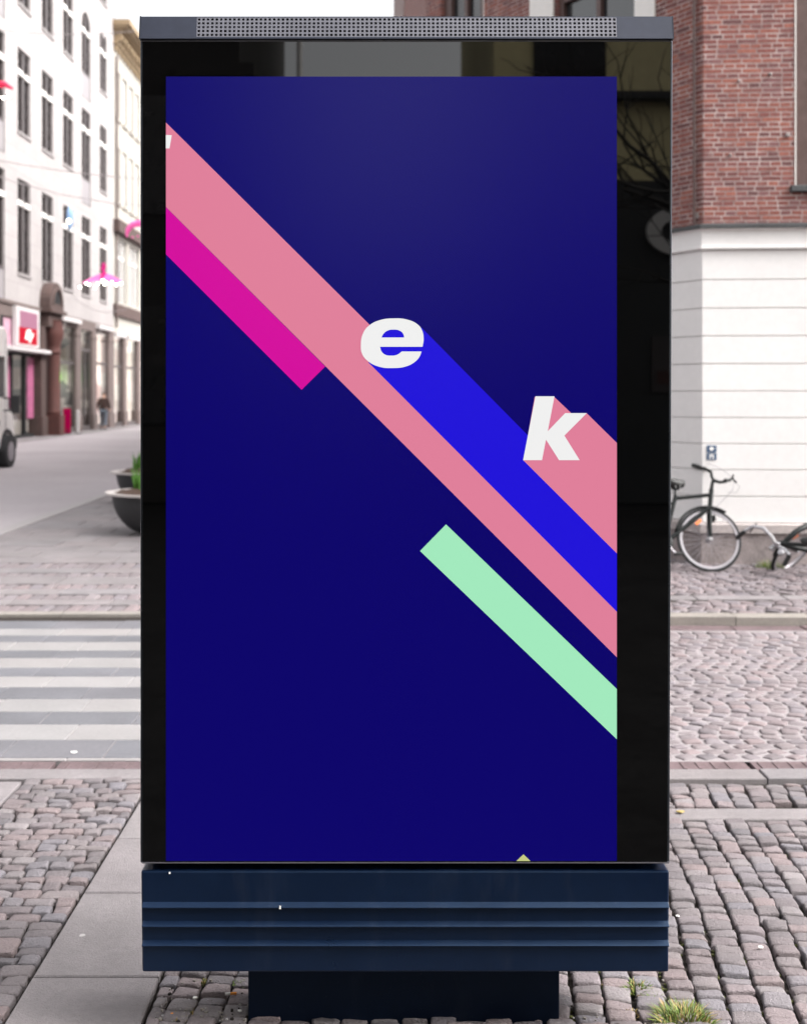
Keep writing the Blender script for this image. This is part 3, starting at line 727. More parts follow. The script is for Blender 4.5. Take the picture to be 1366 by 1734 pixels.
# ================================================================== BICYCLES
M['bike_black'] = mat('black bicycle paint', (.006, .008, .008), .4, spec=.3, noise=(20, .1))
M['rubber'] = mat('tyre rubber', (.018, .018, .02), .75, noise=(30, .2))
M['alloy'] = mat('dull alloy', (.34, .32, .345), .45, .35, noise=(15, .08))
M['chrome'] = mat('chromed steel', (.45, .44, .46), .3, .6, noise=(15, .08))
M['reflector'] = mat('orange reflector', (.85, .22, .06), .4, noise=(40, .1))
M['saddle'] = mat('black saddle vinyl', (.015, .015, .015), .5, noise=(30, .2))
def tube_obj(name, segs, m, root, smooth=True):
    b = MB()
    for pts, r in segs: b.tube(pts, r, 8)
    o = b.build(name, m, None, smooth=smooth); o.parent = root; return o
def wheel(root, c, r, steer=0, spokes=28, reflector=True):
    """wheel in the local XZ plane about c; steer turns it about the vertical"""
    c = Vector(c); cs, sn = math.cos(steer), math.sin(steer)
    xf = lambda p: Vector((c.x + p.x*cs - p.y*sn, c.y + p.x*sn + p.y*cs, c.z + p.z))
    def circ(rad, n=48): return [(rad*math.cos(2*math.pi*i/n), 0, rad*math.sin(2*math.pi*i/n)) for i in range(n)]
    b = MB(); b.xf = xf; b.tube(circ(r - .016), .016, 8, closed=True)
    wh = b.build('wheel', M['rubber'], None, smooth=True); wh.parent = root
    b = MB(); b.xf = xf; n = 48
    prof = [(r-.028, -.011), (r-.028, .011), (r-.046, .010), (r-.050, 0), (r-.046, -.010)]
    rg = [[b.pt((q*math.cos(2*math.pi*i/n), y_, q*math.sin(2*math.pi*i/n))) for q, y_ in prof] for i in range(n)]
    for i in range(n):
        for j in range(5): b.face([rg[i][j], rg[i][(j+1)%5], rg[(i+1)%n][(j+1)%5], rg[(i+1)%n][j]])
    o = b.build('rim', M['alloy'], None, smooth=True); o.parent = wh
    b = MB(); b.xf = xf
    for k in range(spokes):
        a = 2*math.pi*k/spokes; a2 = a + (.35 if k % 2 else -.35); sdy = .02 if (k//2) % 2 else -.02
        b.tube([(.02*math.cos(a2), sdy, .02*math.sin(a2)), ((r-.055)*math.cos(a), 0, (r-.055)*math.sin(a))], .0016, 4, caps=False)
    o = b.build('spokes', M['alloy'], None); o.parent = wh
    b = MB(); b.xf = xf; b.lathe([(.012, -.05), (.024, -.035), (.018, -.02), (.018, .02), (.024, .035), (.012, .05)], (0,0,0), 16, 0, 'y')
    o = b.build('hub', M['chrome'], None, smooth=True); o.parent = wh
    if reflector:
        b = MB(); b.xf = xf; a = R(118); rr = r*.62
        cxx, czz = rr*math.cos(a), rr*math.sin(a); ux, uz = math.cos(R(38)), math.sin(R(38))
        pts = [(cxx + ux*s1*.035 - uz*s2*.013, czz + uz*s1*.035 + ux*s2*.013) for s1, s2 in ((-1,-1),(1,-1),(1,1),(-1,1))]
        b.prism(pts, lambda p, q, d: (p, d, q), -.014, -.006)
        o = b.build('reflector', M['reflector'], None, bevel=.003); o.parent = wh
    return wh
def bicycle(name, label, mtx, bars_mat, silver=False, steer_deg=0.0):
    root = thing(name, label, 'bicycle', (0,0,0), 'bicycles left by the white wall'); root.matrix_basis = mtx
    s = 1/187.0
    L = lambda u, v, d=0: Vector(((u - 1199)*s, d, (967.5 - v)*s*1.06))       # pixel sketch of the machine's side -> local
    r = .285 if silver else .296; fc = (0, 0, r); rc = (-.86, 0, r); bb = Vector((-.42, 0, .26))
    fwheel = wheel(root, fc, r); wheel(root, rc, r)
    ht, hb = (L(1210, 851), L(1205.5, 866)) if silver else (L(1211.5, 832), L(1205.5, 863))
    st_top = L(1149.5, 826); tt = L(1147, 847)
    b = MB()
    b.tube([ht, hb], .022, 10); b.tube([tt, ht.lerp(hb, .3)], .018, 10); b.tube([hb + Vector((.002,0,.01)), bb], .022, 10)
    b.tube([tt + (tt-bb).normalized()*.03, bb], .019, 10)
    for sy in (-.03, .03):
        b.tube([tt + Vector((0, sy*.4, -.02)), Vector((rc[0], sy, rc[2]))], .008, 6); b.tube([bb + Vector((0, sy*.6, 0)), Vector((rc[0], sy, rc[2]))], .009, 6)
    b.lathe([(.03, -.035), (.03, .035)], bb, 14, 0, 'y')
    o = b.build('frame', M['bike_black'], None, smooth=True); o.parent = root
    b = MB(); b.lathe([(.0185, -.012), (.0185, .012)], ht.lerp(hb, .6), 12); o = b.build('head_badge', M['dry'], None, smooth=True); o.parent = root
    b = MB(); crown = L(1204.5, 869)
    for sy in (-.034, .034):
        b.tube([crown + Vector((0, sy*.7, .01)), L(1201.5, 893, sy), L(1199.8, 914, sy), Vector((fc[0], sy, fc[2]))], [.017, .017, .013, .009], 8)
    b.tube([crown + Vector((0,-.035,.005)), crown + Vector((0,.035,.005))], .015, 8); b.tube([hb, crown], .014, 8)
    o = b.build('fork', M['bike_black'], None, smooth=True); o.parent = root
    def fender(c, a0, a1, nm):
        b = MB(); rr = r + .018; n = 20; rg = []
        for i in range(n+1):
            a = R(a0 + (a1-a0)*i/n); rg.append([b.pt((c[0] + q*math.cos(a), y_, c[2] + q*math.sin(a))) for q, y_ in ((rr-.012,-.026),(rr+.002,-.018),(rr+.006,0),(rr+.002,.018),(rr-.012,.026))])
        for i in range(n):
            for j in range(4): b.face([rg[i][j], rg[i][j+1], rg[i+1][j+1], rg[i+1][j]])
        o = b.build(nm, M['bike_black'], None, smooth=True); o.parent = root
        md = o.modifiers.new('thick', 'SOLIDIFY'); md.thickness = .003
        return o
    ffend = fender(fc, 55, 165, 'mudguard'); fender(rc, 20, 190, 'mudguard')
    b = MB(); q = L(1209, 880); b.box(q.x-.012, q.x+.014, -.05, .05, q.z-.03, q.z+.02); o = b.build('brake', M['bike_black'], None, bevel=.006); o.parent = root
    tube_obj('seat_post', [([tt + Vector((-.004,0,-.02)), st_top], .011)], M['chrome'] if silver else M['bike_black'], root)
    # saddle
    b = MB(); n = 10; rg = []
    for i, (du, wd, hgt) in enumerate(((-.20,.03,.02),(-.17,.085,.034),(-.10,.095,.04),(-.03,.06,.038),(.03,.034,.034),(.055,.03,.03),(.07,.010,.016))):
        cx, cz = st_top.x + du + .02, st_top.z + .028 + (.012 if i < 2 else 0) - .006*(i in (4,5))
        rg.append([b.pt((cx, wd*math.cos(2*math.pi*j/n), cz + hgt*math.sin(2*math.pi*j/n)*(1 if math.sin(2*math.pi*j/n) > 0 else 1.3))) for j in range(n)])
    for a, c in zip(rg, rg[1:]):
        for j in range(n): b.face([a[j], a[(j+1)%n], c[(j+1)%n], c[j]])
    b.face(rg[0]); b.face(rg[-1])
    o = b.build('saddle', M['saddle'], None, smooth=True); o.parent = root
    for k in (-.012, .03):
        tube_obj('saddle_spring', [([st_top + Vector((k, -.03, -.03)), st_top + Vector((k, -.03, .02))], .014), ([st_top + Vector((k, .03, -.03)), st_top + Vector((k, .03, .02))], .014)], M['saddle'], root)
    # stem and swept handlebar
    tube_obj('handlebar_stem', [([ht, L(1215, 819), L(1220, 818)] if not silver else [ht, L(1211, 845), L(1215, 852)], [.017, .016, .02])], M['chrome'] if silver else M['bike_black'], root)
    if not silver:
        bar = [L(1197, 777.5, .27), L(1207, 782, .25), L(1216, 787, .21), L(1223, 796, .15), L(1219.5, 806, .09), L(1218, 813, .04), L(1220, 818, 0), L(1224, 823, -.06), L(1230, 825.5, -.14), L(1222, 828, -.24)]
        tube_obj('handlebar', [(bar, .0145)], bars_mat, root)
        tube_obj('grip', [([bar[0], bar[1], bar[2]], [.019, .021, .019])], M['saddle'], root)
        tube_obj('grip', [([bar[-1], bar[-1] + Vector((.06, .04, .012))], .016)], M['saddle'], root)
        tube_obj('brake_lever', [([L(1232, 825, -.15), L(1238, 822, -.2), L(1238.5, 818, -.22)], .008), ([L(1238, 824, -.2), L(1242, 831, -.22)], .009)], M['bike_black'], root)
        cab = [L(1221, 778, .2), L(1234, 790, .1), L(1243, 806, 0), L(1246, 822, -.1), L(1241, 838, -.12), L(1228, 851, -.06), L(1216, 862, -.03), L(1209, 864, -.02)]
        tube_obj('brake_cable', [(cab, .0022), ([L(1242, 831, -.2), L(1252, 834, -.15), L(1248, 842, -.1), L(1236, 840, -.06)], .002)], M['alloy'], root)
    else:
        top = L(1215, 852)
        for sgn in (-1, 1):
            bar = [top, top + Vector((-.03, sgn*.08, .03)), top + Vector((-.04, sgn*.18, .05)), top + Vector((.01, sgn*.26, .055)), top + Vector((.09, sgn*.29, .04))]
            if sgn > 0: bar = [top, top + Vector((-.02, .08, .02)), top + Vector((-.01, .15, .03))]
            tube_obj('handlebar', [(bar, .0165)], bars_mat, root)
            tube_obj('grip', [([bar[-1], bar[-1] + Vector((.10, sgn*.02, -.02))], .021)], M['saddle'], root)
            if sgn < 0: tube_obj('brake_lever', [([bar[3], bar[3] + Vector((-.04, 0, -.02)), bar[3] + Vector((.06, sgn*.0, -.045))], .007)], M['bike_black'], root)
        b = MB(); b.lathe([(.0001,-.03),(.02,-.028),(.026,0),(.028,.018),(.02,.024),(.0001,.027)], top + Vector((.04,-.03,-.04)), 16, 0, 'x'); o = b.build('headlamp', M['chrome'], None, smooth=True); o.parent = root
        b = MB(); b.lathe([(.03,-.012),(.032,.004),(.022,.02),(.0001,.026)], top + Vector((.02,.09,.06)), 14); o = b.build('bell', M['chrome'], None, smooth=True); o.parent = root
    if steer_deg:
        T_ = Matrix.Translation((.05, 0, 0)) @ Matrix.Rotation(R(steer_deg), 4, 'Z') @ Matrix.Translation((-.05, 0, 0))
        front = [c for c in root.children if c.name.split('.')[0] in ('fork','brake','handlebar_stem','handlebar','grip','brake_lever','headlamp','bell')] + [fwheel, ffend] + list(fwheel.children)
        for c in front: c.data.transform(T_)
    # drive side
    b = MB(); b.lathe([(.07, -.052), (.075, -.05), (.075, -.046), (.07, -.044)], bb, 24, 0, 'y'); o = b.build('chainring', M['bike_black'], None, smooth=True); o.parent = root
    tube_obj('crank', [([bb + Vector((0,-.06,0)), bb + Vector((.09,-.07,-.11))], .008)], M['alloy'], root)
    tube_obj('crank', [([bb + Vector((0,.06,0)), bb + Vector((-.09,.07,.11))], .008)], M['alloy'], root)
    b = MB(); b.box(bb.x+.06, bb.x+.12, -.15, -.075, bb.z-.125, bb.z-.105); o = b.build('pedal', M['saddle'], None, bevel=.004); o.parent = root
    b = MB(); b.box(bb.x-.12, bb.x-.06, .075, .15, bb.z+.105, bb.z+.125); o = b.build('pedal', M['saddle'], None, bevel=.004); o.parent = root
    tube_obj('carrier', [([(rc[0]-.18,-.05,r*2+.07),(rc[0]+.2,-.05,r*2+.07),(rc[0]+.2,.05,r*2+.07),(rc[0]-.18,.05,r*2+.07)], .005), ([(rc[0],-.05,r*2+.07),(rc[0],-.04,r)], .005), ([(rc[0],.05,r*2+.07),(rc[0],.04,r)], .005)], M['bike_black'], root)
    tube_obj('kickstand', [([bb + Vector((-.06,.03,-.02)), bb + Vector((-.12,.12,-.235))], .008)], M['bike_black'], root)
    return root
Yb = GY(968, KH)
f1 = Vector((1, .03, 0)).normalized(); u1 = Vector((0, math.sin(R(19)), math.cos(R(19)))); l1 = u1.cross(f1); u1 = f1.cross(l1)
def frame_mtx(f, l, u, o): return Matrix(((f.x, l.x, u.x, o.x), (f.y, l.y, u.y, o.y), (f.z, l.z, u.z, o.z), (0,0,0,1)))
bicycle('bicycle', 'black bicycle with a diamond frame standing against the white wall beside the kiosk', frame_mtx(f1, l1, u1, P(1206, 969, Yb)), M['bike_black'])
f2 = Vector((-.823, .572, .02)).normalized(); u2 = Vector((-.56, -.75, .34)).normalized()      # fallen towards the street, front wheel turned
l2 = u2.cross(f2).normalized(); u2 = f2.cross(l2)
wc2 = P(1348, 937, 10.72); o2 = wc2 - u2*.285
bicycle('bicycle', 'toppled bicycle with silver handlebars leaning low at the right edge of the photo', frame_mtx(f2, l2, u2, o2), M['chrome'], silver=True, steer_deg=54)

# ================================================================== LEFT-HAND STREET
WX = -13.53
M['wall_white'] = mat('pale limestone facade', (.36, .333, .33), .85, noise=(.5, .06, 8), bump=(4, .15))
def joints(m, bw, rh, dark):
    nt = m.node_tree; b = nt.nodes['Principled BSDF']; L = nt.links; src = b.inputs['Base Color'].links[0].from_socket
    uv = nt.nodes.new('ShaderNodeUVMap'); br = nt.nodes.new('ShaderNodeTexBrick'); L.new(uv.outputs[0], br.inputs['Vector'])
    for k, v in (('Scale', 1), ('Brick Width', bw), ('Row Height', rh), ('Mortar Size', .022), ('Mortar Smooth', .6)): br.inputs[k].default_value = v
    br.inputs['Color1'].default_value = (1, 1, 1, 1); br.inputs['Color2'].default_value = (.93, .93, .93, 1); br.inputs['Mortar'].default_value = (dark, dark, dark, 1)
    mx = nt.nodes.new('ShaderNodeVectorMath'); mx.operation = 'MULTIPLY'; L.new(src, mx.inputs[0]); L.new(br.outputs['Color'], mx.inputs[1]); L.new(mx.outputs[0], b.inputs['Base Color'])
joints(M['wall_white'], 1.52, .82, .80)
M['wall_cream'] = mat('cream facade', (.37, .345, .31), .85, noise=(.6, .05, 8), bump=(6, .15))
M['ochre'] = mat('sun-tinted cornice stone', (.28, .205, .125), .8, noise=(3, .2, 6), bump=(10, .3))  # the low sun's gold on the cornice is put into this colour
M['brown_stone'] = mat('brown sandstone', (.075, .047, .042), .85, noise=(2.5, .22, 8), bump=(14, .5))
M['red_stone'] = mat('red sandstone', (.085, .030, .025), .8, noise=(4, .22, 8), bump=(20, .4))
M['pillar'] = mat('shop pillar stone', (.135, .102, .095), .8, noise=(2, .15, 8), bump=(14, .3))
M['frame_grey'] = mat('grey brown window frame', (.075, .062, .062), .5, noise=(6, .1))
M['spandrel'] = mat('grey spandrel panel', (.27, .25, .26), .6, noise=(4, .1))
M['awning'] = mat('awning box', (.55, .52, .52), .6, noise=(3, .04))
def yz(q): return Vector((WX + q.y, q.x, q.z))       # local (s = depth Y, outwards +X, z)

lb = thing('stone_building', 'long pale stone building with dark cross windows above shops, left of the street', 'building', (WX, 46, 0))
cols = [40.3, 43.3, 46.35, 49.4, 52.4, 55.7]; WW = 1.53
pre = [34.2, 37.25]
ops = []; wins = []
for ci, s in enumerate(pre + cols):
    wd = WW if s < 55 else 1.35
    for ri, (z0, z1) in enumerate(((6.13, 9.62), (11.35, 14.44), (16.1, 18.85), (20.4, 22.6))):
        tall = (abs(s - 52.4) < .1 and ri in (1, 2)) or (abs(s - 40.3) < .1 and ri < 3)
        zb_ = z0 - 1.15 if tall else z0
        if abs(s - 52.4) < .1 and ri == 0: zb_ = z0
        ops.append((s, s + wd, zb_, z1)); wins.append((s, s + wd, zb_, z0, z1, ri, tall))
B1_END = 58.4
b = MB(); b.xf = yz
wall_openings(b, 28, B1_END, 5.0, 24.5, ops, .14)
# arched heads on the upper storey of the two far columns
for (a, c, zb_, z0, z1, ri, tall) in wins:
    if ri == 2 and a > 50:
        parts_ = [(a, c)] if a < 55 else [(a, (a+c)/2), ((a+c)/2, c)]
        for pa, pb in parts_:
            mid, rr = (pa+pb)/2, (pb-pa)/2; n = 8
            for side in (0, 1):
                arc = [(mid + rr*math.cos(math.pi*(.5 + .5*k/n) if side == 0 else math.pi*(.5 - .5*k/n)), z1 - rr + rr*math.sin(math.pi*(.5 + .5*k/n) if side == 0 else math.pi*(.5 - .5*k/n))) for k in range(n+1)]
                corner = (pa, z1) if side == 0 else (pb, z1)
                b.prism([corner] + arc[::(1 if side == 0 else 1)], lambda p, q, d: (p, d, q), -.27, -.0005)
b.xf = None
b.quad((WX-14, 28, 0), (WX, 28, 0), (WX, 28, 24.5), (WX-14, 28, 24.5)); b.quad((WX-14, B1_END, 0), (WX, B1_END, 0), (WX, B1_END, 24.5), (WX-14, B1_END, 24.5))
b.box(WX-14, WX+.35, 28, B1_END, 24.5, 25.0)
part(b, 'wall', M['wall_white'], lb, fixn=False)
b = MB(); b.prism([(WX+.4, 24.9), (WX-4, 28.5), (WX-10, 28.5), (WX-14, 24.9)], lambda p, q, d: (p, d, q), 27.9, B1_END + .1); part(b, 'roof', M['roof'], lb)
win_cache = {}
for (a, c, zb_, z0, z1, ri, tall) in wins:
    key = (round(c-a, 3), round(z0-zb_, 3), round(z1-z0, 3))
    loc = Vector((WX, a, z0))
    def inst(me_name, key2, maker, mats, parent, bevel=0, where=loc):
        k_ = (key, key2)
        if k_ not in win_cache:
            mbx = MB(); maker(mbx); o = mbx.build(me_name, mats, None); win_cache[k_] = o
        else:
            o = win_cache[k_].copy(); COL.objects.link(o)
        o.parent = parent
        o.matrix_parent_inverse = root_world(parent).inverted(); o.matrix_basis = Matrix.Translation(where)
        return o
    wd, hgt, drop = c - a, z1 - z0, z0 - zb_
    def mk_frame(m_):
        m_.xf = lambda q: Vector((q.y, q.x, q.z))
        t = .09
        m_.box(0, t, -.14, -.07, 0, hgt); m_.box(wd-t, wd, -.14, -.07, 0, hgt); m_.box(t, wd-t, -.14, -.07, 0, t); m_.box(t, wd-t, -.14, -.07, hgt-t, hgt)
        m_.box(wd/2-.13, wd/2+.13, -.14, -.04, t, hgt-t)
        if drop > .1: m_.box(0, wd, -.14, -.05, -drop, -.001)
    fr = inst('window', 'f', mk_frame, [M['frame_grey']], lb)
    def mk_tr(m_):
        m_.xf = lambda q: Vector((q.y, q.x, q.z)); zt = hgt - .98
        m_.box(.01, wd/2-.131, -.13, .0, zt, zt+.19); m_.box(wd/2+.131, wd-.01, -.13, .0, zt, zt+.19)
    inst('transom', 't', mk_tr, [M['white_paint']], fr)
    def mk_pane(m_):
        m_.xf = lambda q: Vector((q.y, q.x, q.z)); m_.box(.03, wd-.03, -.125, -.115, .03, hgt-.03)
    inst('pane', 'p', mk_pane, [M['pane_grey']], fr)
    if drop > .1:
        def mk_sp(m_):
            m_.xf = lambda q: Vector((q.y, q.x, q.z)); m_.box(.06, wd-.06, -.045, -.03, -drop+.06, -.06)
        inst('spandrel', 's', mk_sp, [M['spandrel']], fr)
    else:
        def mk_sl(m_):
            m_.xf = lambda q: Vector((q.y, q.x, q.z)); m_.box(-.05, wd+.05, -.02, .05, -.10, -.002)
        inst('sill', 'l', mk_sl, [M['wall_white']], fr)

# ground floor: string course, frieze, pillars, bays
def lit_mat(name, cols_, strength, sc_):
    m = bpy.data.materials.new(name); m.use_nodes = True; nt = m.node_tree; L = nt.links; N = nt.nodes.new; bs = nt.nodes['Principled BSDF']
    tc = N('ShaderNodeTexCoord'); mp = N('ShaderNodeMapping'); mp.inputs['Scale'].default_value = (1, sc_, sc_*.8); L.new(tc.outputs['Object'], mp.inputs[0])
    vz = N('ShaderNodeTexVoronoi'); vz.distance = 'CHEBYCHEV'; vz.inputs['Scale'].default_value = 1; L.new(mp.outputs[0], vz.inputs['Vector'])
    sp = N('ShaderNodeSeparateColor'); L.new(vz.outputs['Color'], sp.inputs[0])
    rp = N('ShaderNodeValToRGB'); rp.color_ramp.interpolation = 'CONSTANT'; e = rp.color_ramp.elements
    e[0].color = (*cols_[0], 1); e[1].position = 1/len(cols_); e[1].color = (*cols_[1], 1)
    for i, c in enumerate(cols_[2:]): q = e.new((i+2)/len(cols_)); q.color = (*c, 1)
    L.new(sp.outputs[0], rp.inputs[0]); L.new(rp.outputs[0], bs.inputs['Base Color']); L.new(rp.outputs[0], bs.inputs['Emission Color'])
    bs.inputs['Emission Strength'].default_value = strength; bs.inputs['Roughness'].default_value = .7
    return m
M['shop_dim'] = lit_mat('dim shop interior', [(.10,.09,.085),(.20,.17,.16),(.30,.27,.25),(.07,.07,.07),(.42,.38,.34),(.16,.13,.12)], .25, 2.4)
M['shop_lit'] = lit_mat('bright shop interior', [(.70,.64,.60),(.80,.76,.72),(.60,.55,.50),(.85,.82,.76),(.72,.62,.58),(.55,.50,.48)], .32, 1.6)
M['shop_glass'] = None
def clear_glass():
    m = bpy.data.materials.new('shop window glass'); m.use_nodes = True; b_ = m.node_tree.nodes['Principled BSDF']
    nt = m.node_tree; tr = nt.nodes.new('ShaderNodeBsdfTransparent'); gl = nt.nodes.new('ShaderNodeBsdfGlossy'); gl.inputs['Roughness'].default_value = .04
    fr = nt.nodes.new('ShaderNodeFresnel'); fr.inputs['IOR'].default_value = 1.45; mx = nt.nodes.new('ShaderNodeMixShader')
    nt.links.new(fr.outputs[0], mx.inputs[0]); nt.links.new(tr.outputs[0], mx.inputs[1]); nt.links.new(gl.outputs[0], mx.inputs[2])
    nt.links.new(mx.outputs[0], nt.nodes['Material Output'].inputs[0]); return m
M['shop_glass'] = clear_glass()
b = MB(); b.xf = yz
b.box(28, 48.2, -.3, .10, 4.9, 5.02); b.box(28, 45.4, -.3, .04, 4.45, 4.9); b.box(48.3, 48.85, -.3, .03, .0, 4.99)
b.box(48.85, B1_END, -.3, .03, 4.55, 4.99); b.box(28, 41.2, -.3, .05, 0, 4.45)
part(b, 'shop_frieze', M['pillar'], lb)
bays = [(48.85, 51.3), (52.1, 54.1), (54.9, 57.3)]
for (a, c) in ((51.3, 52.1), (54.1, 54.9), (57.3, 58.4)):
    b = MB(); b.xf = yz; b.box(a, c, -.35, .05, .75, 4.55); b.box(a-.05, c+.05, -.35, .10, 0, .75); b.box(a-.03, c+.03, -.35, .08, 4.2, 4.3)
    part(b, 'pillar', M['pillar'], lb, bevel=.02)
def bay(root, a, c, interior, transom=3.05, door=False):
    b = MB(); b.xf = yz; t = .07
    b.box(a, a+t, -.13, -.05, .25, 4.55); b.box(c-t, c, -.13, -.05, .25, 4.55); b.box(a+t, c-t, -.13, -.05, transom, transom+.12); b.box(a, c, -.3, -.02, 0, .25)
    mid = (a+c)/2
    if door: b.box(mid-.05, mid+.05, -.13, -.05, .25, transom)
    wn = part(b, 'shop_window', M['frame_grey'], root)
    b = MB(); b.xf = yz; b.quad((a+t, -.10, .25), (c-t, -.10, .25), (c-t, -.10, 4.5), (a+t, -.10, 4.5)); part(b, 'pane', M['shop_glass'], wn)
    b = MB(); b.xf = yz; b.box(a-.1, c+.1, -2.6, -2.5, .1, 4.5); b.box(a-.1, a, -2.5, -.14, .1, 4.5); b.box(c, c+.1, -2.5, -.14, .1, 4.5); b.box(a-.1, c+.1, -2.5, -.14, 0, .1); b.box(a-.1, c+.1, -2.5, -.14, 4.5, 4.6)
    part(b, 'interior', M[interior], wn); return wn
w1 = bay(lb, *bays[0], 'shop_dim', 2.95); w2 = bay(lb, *bays[1], 'shop_dim', 3.6, True); w3 = bay(lb, *bays[2], 'shop_lit', 3.05)
for (a, c) in (bays[0], bays[2]):
    b = MB(); b.xf = yz; b.box(a-.1, c+.3, .0, .22, 4.72, 4.90); b.tube([(a+.25, .2, 4.75), (a+.25, .05, 4.2)], .02, 6); part(b, 'awning_box', M['awning'], lb, bevel=.02)
# lamps and lit signs inside
def emit(name, col, st_): return mat(name, tuple(c*.25 for c in col), .8, spec=.08, noise=(5, .02), emit=col, estr=st_*.75)
M['e_green'] = emit('green lit sign', (.25, .90, .02), 1.6); M['e_white'] = emit('white lamp', (1, .97, .9), 2.2); M['e_warm'] = emit('warm bulb', (1, .86, .55), 9)
M['e_white2'] = emit('white bulb', (1, .97, .86), 16)
M['red_print'] = mat('red print', (.60, .03, .05), .5, noise=(4, .08)); M['pink_print'] = mat('pink print', (.40, .11, .22), .5, noise=(5, .25)); M['pink_pale'] = mat('pale pink print', (.52, .30, .38), .5, noise=(3, .15))
M['hot_pink'] = mat('hot pink panel', (.42, .0, .07), .6, spec=.1, noise=(3, .06))
for wn, a, z_ in ((w1, 50.35, 2.2), (w2, 53.4, 2.25)):
    b = MB(); b.xf = yz; b.box(a, a+.8, -.75, -.6, z_, z_+.42, 0); b.box(a+.02, a+.78, -.75, -.6, z_-.38, z_-.02, 1); part(b, 'lit_sign', [M['e_green'], M['e_white']], wn)
b = MB(); b.xf = yz; b.box(52.3, 53.9, -.8, -.6, 3.9, 4.3); part(b, 'ceiling_lamp', M['e_white'], w2)
b = MB(); b.xf = yz; b.ball((49.1, -.55, 4.0), .1); b.ball((49.4, -.6, 3.3), .08); part(b, 'ceiling_lamp', M['e_warm'], w1)
b = MB(); b.xf = yz; b.box(54.95, 57.2, -.9, -.7, 2.35, 2.95); part(b, 'ceiling_lamp', M['e_white'], w3)
b = MB(); b.xf = yz; b.box(55.6, 57.2, -.6, -.5, .6, 2.2, 0); b.box(56.0, 56.6, -.5, -.49, 1.2, 1.6, 1); part(b, 'window_poster', [M['red_print'], M['pink_pale']], w3)

# brown stone portal
pt = lb
b = MB(); b.xf = yz
s0, s1 = 46.0, 47.95
arc = [((s0+s1)/2 + (s1-s0)/2*math.cos(math.pi*k/14), 5.15 + .95*math.sin(math.pi*k/14)**.8) for k in range(15)]
inn = [((s0+s1)/2 + .5*math.cos(math.pi*k/10), 5.25 + .52*math.sin(math.pi*k/10)) for k in range(11)]
b.prism([(s0, 5.0)] + [(s0, 5.15)] + arc[::-1] + [(s1, 5.0)], lambda p, q, d: (p, d, q), -.1, .42)
b.box(s0-.12, s1+.12, -.1, .52, 4.86, 5.0); b.box(s0+.05, s1-.05, -.1, .36, 4.3, 4.86)
po = part(b, 'portal', M['brown_stone'], lb, bevel=.02)
b = MB(); b.xf = yz; b.prism(inn, lambda p, q, d: (p, d, q), .40, .425); part(b, 'niche_shade', M['cavity'], po)  # shade of the niche painted as a flat dark plate, no recess
b = MB(); b.xf = yz
b.tube([( (s0+s1)/2 + .62*math.cos(math.pi*k/10), .43, 5.22 + .62*math.sin(math.pi*k/10)) for k in range(11)], .06, 6); part(b, 'arch_moulding', M['brown_stone'], po)
for cs in (46.9,):
    b = MB(); b.xf = yz
    b.lathe([(.27, .85), (.30, .95), (.26, 1.02), (.25, 3.25), (.31, 3.32), (.25, 3.42), (.27, 3.62), (.38, 3.95), (.40, 4.2), (.30, 4.5), (.34, 4.6)], (cs, .30, 0), 20)
    b.box(cs-.34, cs+.34, -.04, .64, 0, .85)
    part(b, 'column', M['red_stone'], po, smooth=True)
b = MB(); b.xf = yz; b.box(45.6, 46.25, -.3, .2, 0, 4.3); b.box(45.55, 46.3, -.3, .26, 0, .8); b.box(47.6, 48.2, -.3, .2, 0, 4.3); part(b, 'pier', M['brown_stone'], po, bevel=.02)

# cafe entrance: door, side prints and canopy
b = MB(); b.xf = yz
b.box(41.2, 41.5, -.3, .06, 0, 4.45); b.box(41.5, 45.5, -.25, -.12, 3.12, 3.25); b.box(41.95, 42.1, -.25, -.12, .05, 3.12); b.box(43.0, 43.12, -.25, -.12, .05, 3.12); b.box(44.5, 44.7, -.25, -.12, .05, 3.12); b.box(41.5, 45.5, -.3, -.05, 0, .15)
dr = part(b, 'cafe_front', M['cavity'], lb)
b = MB(); b.xf = yz; b.quad((41.5, -.2, .1), (45.5, -.2, .1), (45.5, -.2, 3.1), (41.5, -.2, 3.1)); part(b, 'pane', M['shop_glass'], dr)
b = MB(); b.xf = yz; b.box(41.2, 45.6, -2.4, -2.3, 0, 3.2); b.box(41.2, 45.6, -2.3, -.3, 0, .02); b.box(45.5, 45.6, -2.3, -.3, 0, 3.2); part(b, 'interior', M['shop_dim'], dr)
b = MB(); b.xf = yz; b.box(42.15, 42.95, -.195, -.18, .9, 3.05); b.box(44.72, 45.45, -.11, -.06, .75, 3.05); b.box(41.5, 45.5, -.2, -.02, 3.35, 4.4, 1); part(b, 'door_print', [M['pink_print'], M['pink_pale']], dr)
b = MB(); b.xf = yz; b.box(40.2, 46.2, -.02, .42, 3.22, 3.36); part(b, 'canopy', M['awning'], dr, bevel=.03)
b = MB(); b.xf = yz; b.ball((43.3, -.6, 2.4), .09); part(b, 'pendant_lamp', M['e_warm'], dr)
M['e_script'] = emit('white lit script', (1, .97, .93), .7)
cs_ = thing('cafe_sign', 'square pink and red lit sign with white script above the shop door', 'sign', (WX, 44, 3.4))
b = MB(); b.xf = yz; b.box(42.55, 45.35, .03, .2, 3.42, 4.86); part(b, 'sign_box', M['awning'], cs_, bevel=.02)
M['e_red'] = emit('red lit panel', (.75, .01, .04), .22); M['e_pink'] = emit('pink lit panel', (.78, .36, .52), .12)
b = MB(); b.xf = yz; b.box(42.9, 45.05, .2, .21, 4.12, 4.72, 1); b.box(42.8, 45.0, .2, .212, 3.52, 4.118, 0); part(b, 'sign_face', [M['e_red'], M['e_pink']], cs_)
